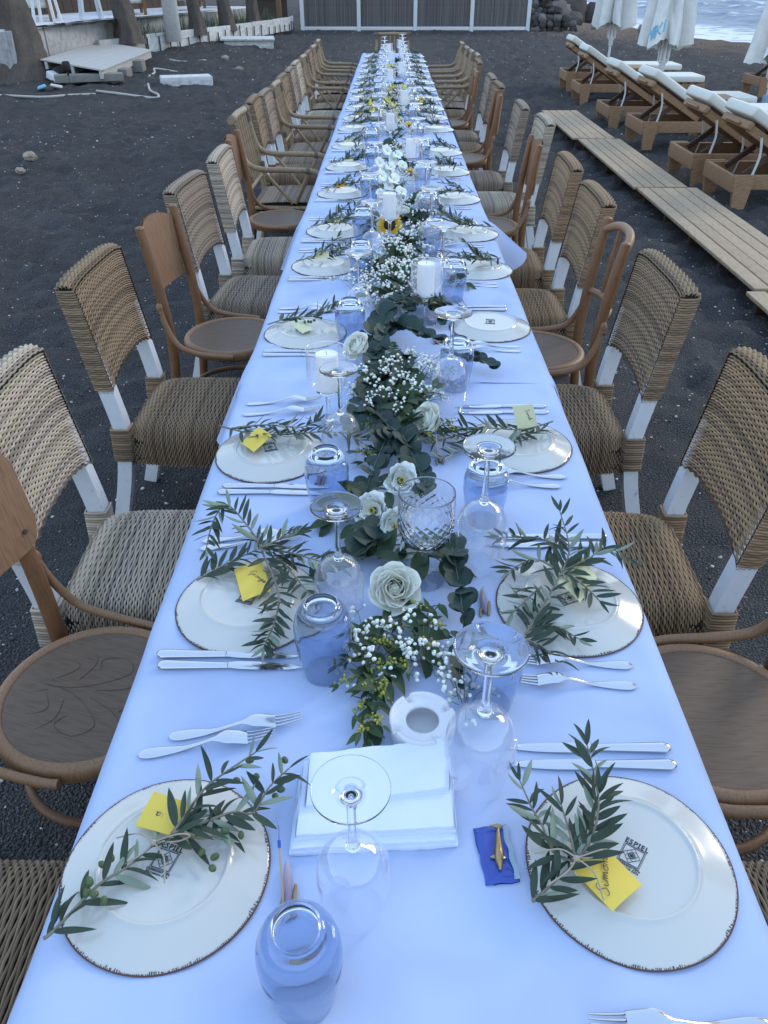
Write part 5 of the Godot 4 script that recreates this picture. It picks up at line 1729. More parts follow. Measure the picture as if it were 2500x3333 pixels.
func build_settings() -> void:
	make_leaf_kinds()
	var plate_s := make_plate(true)
	var plate := make_plate(false)
	var fork := make_fork()
	var knife := make_knife()
	var tum := make_tumbler()
	var wine := make_wine_glass()
	var used := {}
	var place := func(proto: Node3D, called: String, label: String, at: Vector3, turn: float, group: String) -> Node3D:
		if used.has(proto): return copy(proto, called, label, at, turn, group)
		used[proto] = true
		proto.position = at
		proto.rotation.y = turn
		tag(proto, label, "", group)
		return proto
	var sprigs := {}
	for k in 4: sprigs[k] = null
	for side in 2:
		var sn := "left" if side == 0 else "right"
		var sx := -1.0 if side == 0 else 1.0
		var zs: Array = ZL if side == 0 else ZR
		for i in zs.size():
			var z: float = zs[i]
			var ord: String = ORD[i + 1]
			var near := i < 4
			var px: float = [-0.284, -0.255, -0.285, -0.27][i] if side == 0 and near else [0.314, 0.33, 0.315, 0.33][i] if near else sx * (0.235 if side == 0 else 0.345) + rr(-0.015, 0.015)
			if side == 0 and not near: px = -0.255 + rr(-0.012, 0.012)
			var st: bool = (side == 0 and i < 3) or (side == 1 and i < 4)
			var turn: float = {"00": -0.28, "10": -0.62, "20": 0.2, "01": -0.3, "11": 2.0, "13": 0.1}.get("%d%d" % [side, i], rr(0, TAU))
			if side == 0 and i == 0: turn = -0.32
			if side == 1 and i == 0: turn = -0.62
			if side == 1 and i == 3: turn = -0.15
			place.call(plate_s if st else plate, "plate", "upturned cream plate with brown rim, %s from the front on the %s side" % [ord, sn], Vector3(px, T, z), turn, "upturned cream plates")
			# cutlery: forks on the guest's left, knives on the right
			if i < 13:
				for q in 2:
					var fz: float = z + (-0.19 - 0.035 * q if side == 0 else 0.165 + 0.035 * q)
					var kz: float = z + (0.145 + 0.03 * q if side == 0 else -0.155 - 0.03 * q)
					var hx := sx * 0.385 + (0.02 if side == 1 else 0.0)
					var fy := 0.0
					var ft := 0.04
					var kt := 0.0
					var fx := hx
					var kx := hx
					if side == 0 and i == 0:
						fx = [-0.37, -0.332][q]; fz = [-0.725, -0.758][q]; ft = [0.16, 0.16][q]
					if side == 0 and i == 1:
						kx = [-0.385, -0.392][q]; kz = [-0.905, -0.93][q]; fx = -0.38; fz = [-1.225, -1.25][q]; ft = 0.14; kt = 0.0
					if side == 0 and i == 2:
						kx = [-0.382, -0.375][q]; kz = [-1.43, -1.455][q]; fx = -0.385; fz = [-1.80, -1.86][q]; ft = 0.12
					if side == 1 and i == 0:
						kx = 0.422; kz = [-0.712, -0.742][q]; fx = 0.425; fz = [-0.372, -0.332][q]; ft = 0.0; kt = 0.0
					if side == 1 and i == 1:
						kx = [0.44, 0.448][q]; kz = [-1.24, -1.268][q]; fx = [0.405, 0.41][q]; fz = [-0.865, -0.91][q]
					if side == 1 and i == 2:
						kx = 0.42; kz = [-1.815, -1.85][q]; fx = [0.39, 0.41][q]; fz = [-1.46, -1.50][q]
					var pos := "inner" if q == 0 else "outer"
					place.call(fork, "fork", "steel fork, %s one of the pair beside the %s plate on the %s" % [pos, ord, sn], Vector3(fx, T + 0.0005, fz), ft + rr(-0.02, 0.02) if side == 0 else PI - ft, "steel forks")
					if not (side == 0 and i == 0): place.call(knife, "knife", "steel knife, %s one of the pair beside the %s plate on the %s" % [pos, ord, sn], Vector3(kx, T + 0.0005, kz), kt + rr(-0.015, 0.015) if side == 0 else PI + kt, "steel knives")
			# glasses
			var tp := Vector3(-0.11 + rr(-0.012, 0.012), T, z + 0.17 + rr(-0.03, 0.03)) if side == 0 else Vector3(0.19 + rr(-0.015, 0.015), T, z - 0.2 + rr(-0.03, 0.03))
			var wp := Vector3(-0.075 + rr(-0.012, 0.012), T, z - 0.04 + rr(-0.04, 0.04)) if side == 0 else Vector3(0.172 + rr(-0.012, 0.012), T, z - 0.15 + rr(-0.03, 0.03))
			if side == 0 and near:
				tp = [Vector3(-0.093, T, -0.402), Vector3(-0.104, T, -0.897), Vector3(-0.13, T, -1.37), Vector3(-0.12, T, -2.27)][i]
				wp = [Vector3(-0.039, T, -0.501), Vector3(-0.085, T, -1.03), Vector3(-0.11, T, -1.56), Vector3(-0.10, T, -2.42)][i]
			elif side == 1 and near:
				tp = [Vector3(0.16, T, -0.83), Vector3(0.20, T, -1.33), Vector3(0.185, T, -1.97), Vector3(0.225, T, -2.68)][i]
				wp = [Vector3(0.128, T, -0.685), Vector3(0.177, T, -1.181), Vector3(0.158, T, -1.84), Vector3(0.182, T, -2.65)][i]
			place.call(tum, "tumbler", "upturned blue glass tumbler by the %s plate on the %s side" % [ord, sn], tp, rr(0, TAU), "upturned blue tumblers")
			var wg: Node3D = place.call(wine, "wine_glass", "upturned clear wine glass by the %s plate on the %s side" % [ord, sn], wp, rr(0, TAU), "upturned wine glasses")
			wg.scale = Vector3.ONE * (1.06 if side == 0 else 1.17)
			# olive sprig with a name card
			sprig(side, i, Vector3(px, T, z), sprigs, ord, sn)

func sprig(side: int, i: int, at: Vector3, protos: Dictionary, ord: String, sn: String) -> void:
	var card: Material = M.yellow_card if (side == 0 and i < 3) or (side == 1 and i in [0, 5]) else M.orange_card if side == 0 and i in [6, 10] else M.pale_card
	var cname := "yellow" if card == M.yellow_card else "orange" if card == M.orange_card else "pale"
	var label := "olive sprig with %s name card on the %s plate on the %s" % [cname, ord, sn]
	var stemc := Color(0.20, 0.185, 0.13)
	var key := "%d%d" % [side, i]
	var tw := {
		"00": [[[-0.116, 0.028, 0.102], [-0.105, 0.030, 0.092], [-0.070, 0.035, 0.042], [-0.040, 0.040, 0.022], [-0.018, 0.040, -0.004], [0.008, 0.045, -0.022]], [[0.008, 0.045, -0.022], [0.021, 0.050, -0.045], [0.040, 0.060, -0.077], [0.067, 0.065, -0.102], [0.102, 0.070, -0.129]], [[0.008, 0.045, -0.022], [0.041, 0.045, -0.036], [0.080, 0.045, -0.053], [0.107, 0.045, -0.053], [0.124, 0.045, -0.092], [0.148, 0.050, -0.118]], [[0.005, 0.038, -0.025], [0.054, 0.036, -0.022], [0.063, 0.034, -0.039], [0.078, 0.033, -0.032]]],
		"10": [[[-0.138, 0.028, 0.064], [-0.108, 0.035, 0.043], [-0.080, 0.045, 0.023]], [[-0.080, 0.045, 0.023], [-0.056, 0.055, -0.003], [-0.040, 0.065, -0.043], [-0.037, 0.070, -0.089], [-0.038, 0.075, -0.130]], [[-0.080, 0.045, 0.023], [-0.105, 0.045, 0.010], [-0.115, 0.055, -0.019], [-0.125, 0.055, -0.046], [-0.136, 0.060, -0.084]], [[-0.080, 0.045, 0.022], [-0.082, 0.055, -0.006], [-0.087, 0.060, -0.046]], [[-0.067, 0.050, 0.009], [-0.050, 0.060, -0.025], [-0.036, 0.065, -0.06]]],
		"01": [[[-0.100, 0.030, -0.034], [-0.042, 0.040, -0.077], [0.013, 0.055, -0.101]], [[0.013, 0.055, -0.101], [-0.013, 0.070, -0.140], [-0.065, 0.090, -0.194], [-0.089, 0.070, -0.163], [-0.093, 0.050, -0.100]], [[0.015, 0.060, -0.095], [0.059, 0.060, -0.132], [0.080, 0.060, -0.147]], [[0.012, 0.050, -0.108], [0.081, 0.050, -0.087], [0.157, 0.050, -0.052]], [[0.013, 0.050, -0.100], [0.059, 0.050, 0.020], [0.062, 0.045, 0.087], [0.048, 0.030, 0.138]], [[0.034, 0.040, -0.106], [0.081, 0.040, -0.037], [0.120, 0.040, 0.027]]],
		"11": [[[-0.096, 0.028, 0.103], [-0.050, 0.040, 0.030], [-0.013, 0.060, -0.030]], [[-0.013, 0.060, -0.030], [0.005, 0.080, -0.073], [0.001, 0.100, -0.164]], [[-0.013, 0.060, -0.030], [0.038, 0.065, -0.057], [0.080, 0.065, -0.093], [0.120, 0.055, -0.071]], [[-0.018, 0.060, -0.029], [-0.056, 0.050, -0.076], [-0.105, 0.040, -0.053]], [[0.007, 0.070, -0.079], [-0.041, 0.050, -0.141], [-0.108, 0.030, -0.171]], [[-0.054, 0.045, -0.002], [-0.082, 0.040, 0.024], [-0.111, 0.035, 0.055]], [[-0.082, 0.030, 0.085], [-0.042, 0.030, 0.085], [-0.007, 0.028, 0.113]], [[-0.013, 0.060, -0.030], [0.018, 0.055, 0.003], [0.042, 0.045, 0.035]], [[-0.100, 0.024, 0.109], [-0.070, 0.02, 0.125], [-0.044, 0.014, 0.154]]],
		"02": [[[-0.133, 0.035, -0.079], [-0.039, 0.040, -0.030], [0.046, 0.045, -0.021], [0.129, 0.050, -0.024], [0.198, 0.060, 0.005]], [[-0.100, 0.040, -0.058], [-0.016, 0.045, -0.067], [0.072, 0.050, -0.047], [0.104, 0.055, -0.067]], [[0.187, 0.060, 0.005], [0.226, 0.060, 0.048], [0.246, 0.050, 0.084]]],
		"12": [[[0.090, 0.045, -0.045], [0.010, 0.045, -0.003], [-0.072, 0.040, -0.018], [-0.140, 0.030, -0.006], [-0.215, 0.020, 0.022]], [[-0.089, 0.024, -0.001], [-0.143, 0.014, 0.047], [-0.200, 0.012, 0.082]], [[-0.012, 0.040, -0.001], [0.020, 0.040, 0.011], [0.059, 0.035, -0.022]], [[-0.065, 0.040, -0.029], [-0.129, 0.040, -0.017], [-0.189, 0.040, -0.053]]],
		"03": [[[-0.116, 0.040, 0.018], [-0.047, 0.045, -0.030], [0.028, 0.050, -0.028], [0.085, 0.060, -0.064], [0.130, 0.070, -0.079]], [[0.028, 0.050, -0.028], [0.066, 0.080, -0.030], [0.124, 0.090, -0.066]]]}
	if tw.has(key):
		var o := thing("olive_sprig", label, "olive sprig", at, 0.0, "olive sprigs with name cards")
		var twigs := []
		for q in tw[key]: twigs.append(v3(q))
		leafy(o, twigs, "olive", [0.0145, 0.0105, 0.0115, 0.013][i] if side == 0 else [0.0125, 0.0115, 0.0115, 0.013][i], Vector2(0.034, 0.06), true, stemc, 0.0024, 0.8, 0.03, 0.12)
		if key in ["00", "03"]:
			for q in ([[0.049, -0.001], [0.067, 0.005], [0.068, 0.023], [-0.071, 0.018], [-0.062, 0.010], [-0.047, 0.012], [-0.078, 0.042], [-0.080, 0.051], [-0.067, 0.058], [-0.054, 0.065], [0.042, -0.091], [0.078, -0.102], [0.090, -0.138], [0.102, -0.115], [0.138, -0.095], [0.140, -0.135], [0.132, -0.084], [0.094, -0.056], [0.093, -0.042], [0.095, -0.026], [0.074, -0.029]] if key == "00" else [[-0.03, -0.02], [-0.015, -0.005], [0.0, 0.0], [0.01, -0.012], [0.03, -0.005], [-0.05, -0.04], [0.05, -0.03], [0.02, 0.004], [-0.02, -0.035]]):
				put("olive", LV.fruit, M.olive, o, Transform3D(Basis.from_euler(Vector3(rr(-1, 1), rr(0, TAU), rr(-1, 1))).scaled(Vector3.ONE * rr(0.0040, 0.0051)), Vector3(q[0], 0.038 + rr(-0.006, 0.008), q[1])))
		match key:
			"00":
				name_tag(o, [[-0.033, 0.040, -0.087], [0.025, 0.040, -0.066], [0.019, 0.036, -0.020], [-0.048, 0.030, -0.042]], card, "Una", Vector2(0.8, -0.024), PI - 0.05, 0.013)
				twine_bow(o, Vector3(-0.012, 0.044, -0.008))
			"10":
				name_tag(o, [[-0.046, 0.036, 0.080], [-0.001, 0.034, 0.046], [-0.034, 0.032, -0.005], [-0.086, 0.038, 0.026]], card, "Simone", Vector2(0.16, 0.014), 0.72, 0.0145)
				twine_bow(o, Vector3(-0.080, 0.05, 0.023))
			"01": name_tag(o, [[-0.034, 0.036, -0.058], [0.017, 0.036, -0.079], [0.043, 0.034, 0.001], [-0.005, 0.030, 0.025]], card, "George", Vector2(0.42, -0.022), -1.1, 0.0115)
			"11": name_tag(o, [[-0.026, 0.05, -0.009], [0.007, 0.045, 0.041], [0.050, 0.05, -0.022], [0.028, 0.06, -0.083]], card, "Simone", Vector2(0.3, 0.02), 0.1, 0.008)
			"02": name_tag(o, [[-0.034, 0.046, -0.053], [0.005, 0.044, -0.013], [-0.031, 0.034, 0.046], [-0.069, 0.034, 0.004]], card, "Suzan", Vector2(0.3, -0.045), 0.8, 0.008)
			"12": name_tag(o, [[-0.002, 0.045, -0.005], [0.050, 0.045, -0.021], [0.031, 0.100, -0.030], [-0.019, 0.100, -0.018]], card, "Sarah", Vector2(0.35, 0.045), -1.2, 0.009)
			"03": name_tag(o, [[-0.041, 0.034, 0.007], [-0.002, 0.036, -0.019], [0.032, 0.03, 0.036], [-0.002, 0.028, 0.063]], card, "", Vector2.ZERO, 0.0)
		return
	if key == "13":   # the fourth right plate is bare but for a card standing on its sprig to the left
		label = "short olive sprig with pale card propped left of the bare fourth plate on the right"
		at += Vector3(-0.17, 0, -0.10)
	var v := (i + side * 2) % 4
	if protos[v] == null:
		var o := thing("olive_sprig", label, "olive sprig", at, 0.0, "olive sprigs with name cards")
		var twigs := []
		var a0 := rr(-0.3, 0.3)
		twigs.append([Vector3(-0.11, 0.03, 0.02), Vector3(-0.04, 0.038, 0.0), Vector3(0.03, 0.05, -0.01), Vector3(0.10, 0.06, 0.01)])
		for q in 4 + v % 2:
			var b := rr(-1.1, 1.1)
			var s := Vector3(rr(-0.06, 0.05), 0.04, 0.0)
			twigs.append([s, s + Vector3(cos(b) * 0.05, rr(0.01, 0.04), sin(b) * 0.05), s + Vector3(cos(b) * 0.11, rr(0.0, 0.07), sin(b) * 0.12)])
		leafy(o, twigs, "olive", 0.014, Vector2(0.034, 0.06), false, stemc, 0.002, 0.8, 0.028, 0.1)
		var cx := rr(-0.04, 0.02)
		name_tag(o, [[cx, 0.05, -0.02], [cx + 0.055, 0.052, -0.03], [cx + 0.06, 0.045, 0.03], [cx + 0.005, 0.04, 0.04]], card, "", Vector2.ZERO, 0.0)
		protos[v] = o
		o.rotation.y = PI if side == 1 else 0.0
		return
	var o2 := copy(protos[v], "olive_sprig", label, at, (PI if side == 1 else 0.0) + rr(-0.5, 0.5))
	o2.rotation.y += 0.0
	repaint(o2, "name_tag", card)

func petal_mesh(wide: float, cup: float, roll: float, ruffle: float, c0: Color, c1: Color) -> ArrayMesh:   # 1 tall along +y, hollow towards +x
	var m := MB.new()
	m.grid(12, 12, func(u, v):
		var q: float = u * 2.0 - 1.0
		var w: float = wide * (0.38 + 0.62 * smoothstep(0.0, 0.62, v)) * (1.0 - 0.16 * smoothstep(0.75, 1.0, v))
		m.col = c0.lerp(c1, v)
		var x: float = cup * (q * q) * w * w - roll * pow(v, 3.0) + 0.18 * sin(PI * v) * -1.0
		return Vector3(x + ruffle * sin(q * 7.0 + 1.0) * v * v, v - 0.24 * pow(absf(q), 2.4) * smoothstep(0.3, 1.0, v), q * w * 0.5))
	return m.done()

func make_rose() -> Node3D:
	var o := thing("rose", "", "rose")
	var a := petal_mesh(1.1, 0.62, 0.02, 0.0, Color(0.90, 0.85, 0.64), Color(0.94, 0.92, 0.82))
	var b := petal_mesh(1.45, 0.36, 0.24, 0.03, Color(0.86, 0.83, 0.68), Color(0.95, 0.94, 0.89))
	for i in 21:
		var ring := 0 if i < 5 else 1 if i < 10 else 2 if i < 15 else 3
		var ang: float = TAU * (i + [0.0, 0.45, 0.2, 0.6][ring]) / (5.0 if ring < 3 else 6.0) + rr(-0.15, 0.15)
		var tilt: float = [0.0, 0.16, 0.36, 0.72][ring] + rr(-0.04, 0.05)
		var s: float = [0.025, 0.028, 0.031, 0.033][ring]
		var r: float = [0.0035, 0.0075, 0.011, 0.014][ring]
		var bs := Basis(Vector3.UP, -ang) * Basis(Vector3(0, 0, 1), -tilt) * Basis(Vector3.UP, PI - 0.25)
		put("petal", a if ring < 2 else b, M.petal, o, Transform3D(bs.scaled_local(Vector3(s, s * [1.1, 1.05, 0.98, 0.9][ring], s * [0.8, 1.0, 1.05, 1.1][ring])), Vector3(cos(ang) * r, 0.004, sin(ang) * r)))
	var m := MB.new()
	m.col = Color(0.88, 0.84, 0.62)
	m.ball(Vector3(0, 0.016, 0), Vector3(0.0075, 0.012, 0.0075), 12, 8)
	put("bud", m, M.petal, o)
	m = MB.new()
	m.col = Color(0.06, 0.11, 0.04)
	m.ball(Vector3(0, 0.002, 0), Vector3(0.011, 0.011, 0.011), 10, 6)
	m.tube([Vector3(0, 0, 0), Vector3(0.004, -0.03, 0.01), Vector3(0.0, -0.05, 0.03)], 0.003, 6)
	put("stem", m, M.leaf, o)
	return o

func make_lisianthus() -> Node3D:
	var o := thing("white_flower", "", "flower")
	var b := petal_mesh(1.5, 0.35, 0.28, 0.08, Color(0.84, 0.84, 0.76), Color(0.95, 0.95, 0.94))
	for i in 11:
		var ang := 2.39996 * i
		var u := i / 10.0
		var bs := Basis(Vector3.UP, -ang) * Basis(Vector3(0, 0, 1), -lerpf(0.25, 0.75, u)) * Basis(Vector3.UP, PI)
		var s := lerpf(0.026, 0.034, u)
		put("petal", b, M.petal, o, Transform3D(bs.scaled_local(Vector3.ONE * s), Vector3(cos(ang) * 0.007, 0.0, sin(ang) * 0.007)))
	var m := MB.new()
	for i in 9:
		m.col = Color(0.55, 0.42, 0.05) if i % 3 else Color(0.35, 0.42, 0.12)
		var a := i * 2.4
		m.ball(Vector3(cos(a) * 0.0045, 0.012 + 0.003 * (i % 3), sin(a) * 0.0045), Vector3(0.002, 0.004, 0.002), 6, 5)
	m.col = Color(0.10, 0.15, 0.06)
	m.tube([Vector3(0, 0.004, 0), Vector3(0, -0.03, 0.006), Vector3(0.005, -0.06, 0.03)], 0.002, 6)
	put("heart", m, M.petal, o)
	return o

func make_sunflower() -> Node3D:
	var o := thing("sunflower", "", "sunflower")
	var p := leaf_mesh(0, 0.34, 0.12, 0.2, Color(0.86, 0.42, 0.02), Color(0.80, 0.45, 0.04))
	for i in 30:
		var a := TAU * i / 30.0 + rr(-0.06, 0.06)
		put("petal", p, M.petal, o, Transform3D(Basis(Vector3.UP, a) * Basis(Vector3(0, 0, 1), rr(0.1, 0.5)).scaled_local(Vector3.ONE * rr(0.034, 0.042)), Vector3(cos(a), 0, -sin(a)) * 0.021))
	var m := MB.new()
	m.col = Color(0.022, 0.012, 0.010)
	m.lathe([Vector2(0.0, -0.008), Vector2(0.024, -0.004), Vector2(0.026, 0.003), Vector2(0.02, 0.008), Vector2(0.01, 0.007), Vector2(0.0, 0.006)], 30, Vector3.ZERO, func(q, a, i): return q * (1.0 + 0.05 * sin(a * 15.0 + i)))
	put("disc", m, M.leaf, o)
	return o

func make_orchid() -> Node3D:
	var o := thing("orchid", "", "orchid")
	var b := petal_mesh(1.5, 0.12, 0.15, 0.03, Color(0.80, 0.82, 0.76), Color(0.85, 0.87, 0.90))
	var m := MB.new()
	for f in 6:
		var at := Vector3(rr(-0.035, 0.035), 0.02 + 0.022 * f, rr(-0.06, 0.05))
		var face := Basis.from_euler(Vector3(rr(0.5, 1.1), rr(-0.6, 0.6), 0))
		for i in 5:
			var a := TAU * i / 5.0
			var s := 0.034 if i != 2 and i != 3 else 0.028
			put("petal", b, M.petal, o, Transform3D(face * Basis(Vector3.UP, a) * Basis(Vector3(0, 0, 1), 1.25) * Basis(Vector3.UP, PI).scaled_local(Vector3.ONE * s), at))
		m.col = Color(0.72, 0.66, 0.2)
		m.ball(at + face * Vector3(0, 0.006, 0), Vector3(0.005, 0.006, 0.005), 8, 6)
	m.col = Color(0.08, 0.13, 0.05)
	m.tube(smooth([Vector3(0, -0.02, 0.08), Vector3(0.01, 0.05, 0.02), Vector3(0, 0.14, -0.03)], 5), 0.002, 6)
	put("stem", m, M.petal, o)
	return o

func make_lily() -> Node3D:
	var o := thing("yellow_lily", "", "lily")
	var p := leaf_mesh(0, 0.36, 0.25, 0.15, Color(0.80, 0.66, 0.05), Color(0.62, 0.60, 0.10))
	for f in 5:
		var at := Vector3(rr(-0.07, 0.07), rr(0.03, 0.10), rr(-0.10, 0.10))
		for i in 6:
			put("petal", p, M.petal, o, Transform3D(Basis.from_euler(Vector3(rr(-0.3, 0.3), TAU * i / 6.0, rr(0.3, 0.8))).scaled_local(Vector3.ONE * rr(0.045, 0.06)), at))
	var tw := []
	for i in 5:
		var a := TAU * i / 5.0
		tw.append([Vector3(0, 0.01, 0), Vector3(cos(a) * 0.05, 0.05, sin(a) * 0.05), Vector3(cos(a) * 0.10, 0.05, sin(a) * 0.12)])
	leafy(o, tw, "broad", 0.035, Vector2(0.06, 0.09), false, Color(0.08, 0.13, 0.05), 0.002, 0.8, 0.006)
	return o

# cloud of baby's breath: fine forked stems with small white heads
func make_gyp(count: int, reach: float, single: bool, sd: int, high := 0.075) -> Node3D:
	rng.seed = sd
	var o := thing("babys_breath", "", "baby's breath")
	var st := MB.new()
	st.col = Color(0.11, 0.15, 0.07)
	var heads := MB.new()
	var proto := MB.new()
	var arr: Array = LV.blossom.surface_get_arrays(0)
	proto.v = arr[Mesh.ARRAY_VERTEX]; proto.c = arr[Mesh.ARRAY_COLOR]; proto.t = arr[Mesh.ARRAY_TEX_UV]; proto.k = arr[Mesh.ARRAY_INDEX]
	var k := 0
	while k < count:
		var a := rr(0, TAU)
		var r := reach * sqrt(rng.randf())
		var tip := Vector3(cos(a) * r * 0.8, rr(0.015, high) * (1.0 - 0.4 * r / reach), sin(a) * r * 1.15)
		var root := Vector3(tip.x * 0.25, 0.006, tip.z * 0.35 + 0.02)
		st.tube(smooth([root, root.lerp(tip, 0.55) + Vector3(0, 0.012, 0), tip], 3), 0.0006, 4, false)
		for j in 3 + rng.randi() % 4:
			var h := tip + Vector3(rr(-0.016, 0.016), rr(-0.008, 0.012), rr(-0.016, 0.016))
			h.y = maxf(h.y, 0.006)
			st.tube([tip, h], 0.0004, 3, false)
			var s := rr(0.0025, 0.0043) * (1.0 if single else 1.2)
			var x := Transform3D(Basis.from_euler(Vector3(rr(-1, 1), rr(0, TAU), rr(-1, 1))).scaled(Vector3.ONE * s), h)
			if single: put("blossom", LV.blossom, M.petal, o, x)
			else: heads.join(proto, x)
			k += 1
	put("stems", st, M.leaf, o).set_meta("kind", "stuff")
	if not single: put("blossoms", heads, M.petal, o).set_meta("kind", "stuff")
	return o

func make_goldenrod() -> Node3D:
	var o := thing("goldenrod", "", "goldenrod")
	var tw := []
	var buds := MB.new()
	for i in 9:
		var t := i / 8.0
		var s := Vector3(0.0, 0.02, -0.10 + 0.2 * t)
		var sd := 1.0 if i % 2 else -1.0
		var e := s + Vector3(sd * rr(0.025, 0.055) * (1.1 - 0.6 * t), rr(-0.005, 0.02), rr(0.01, 0.04))
		tw.append([s, s.lerp(e, 0.5) + Vector3(0, 0.008, 0), e])
		for j in 16:
			var p := s.lerp(e, rr(0.3, 1.05)) + Vector3(rr(-0.006, 0.006), rr(0.0, 0.012), rr(-0.006, 0.006))
			buds.col = Color(0.34, 0.36, 0.07) if rng.randf() < 0.6 else Color(0.16, 0.24, 0.06)
			buds.ball(p, Vector3(0.0022, 0.0035, 0.0022), 5, 4, Basis.from_euler(Vector3(rr(-1, 1), 0, rr(-1, 1))))
	tw.append([Vector3(0, 0.02, -0.13), Vector3(0.004, 0.025, 0.0), Vector3(0, 0.012, 0.12)])
	leafy(o, tw, "dark", 0.03, Vector2(0.02, 0.04), false, Color(0.07, 0.12, 0.04), 0.0012, 0.8, 0.004)
	put("buds", buds, M.petal, o).set_meta("kind", "stuff")
	return o

func eucalyptus(label: String, pts: Array, size: Vector2, gap := 0.021, spread := 0.55, single := true) -> Node3D:
	var o := thing("eucalyptus_branch", label, "eucalyptus", Vector3(pts[0].x, T, pts[0].z), 0.0, "eucalyptus branches of the garland")
	var w := []
	for p in pts: w.append(Vector3(p.x - pts[0].x, p.y, p.z - pts[0].z))
	leafy(o, [w], "euc", gap, size, single, Color(0.12, 0.16, 0.10), 0.0016, spread, 0.008)
	return o

func stems_of(label: String, kind: String, at: Vector3, twigs: Array, size: Vector2, gap := 0.035, single := true) -> Node3D:
	var o := thing("leafy_stem", label, "foliage", at, 0.0, "leafy stems of the garland")
	leafy(o, twigs, kind, gap, size, single, Color(0.07, 0.11, 0.045), 0.0018, 0.8, 0.006)
	return o

func put_flower(proto: Node3D, used: Dictionary, called: String, label: String, at: Vector3, tilt: Vector3, s: float, group: String) -> void:
	var o := proto
	if used.has(proto): o = copy(proto, called, label, at, 0.0, group)
	used[proto] = true
	o.transform = Transform3D(Basis.from_euler(tilt).scaled(Vector3.ONE * s), at)
	tag(o, label, "", group)

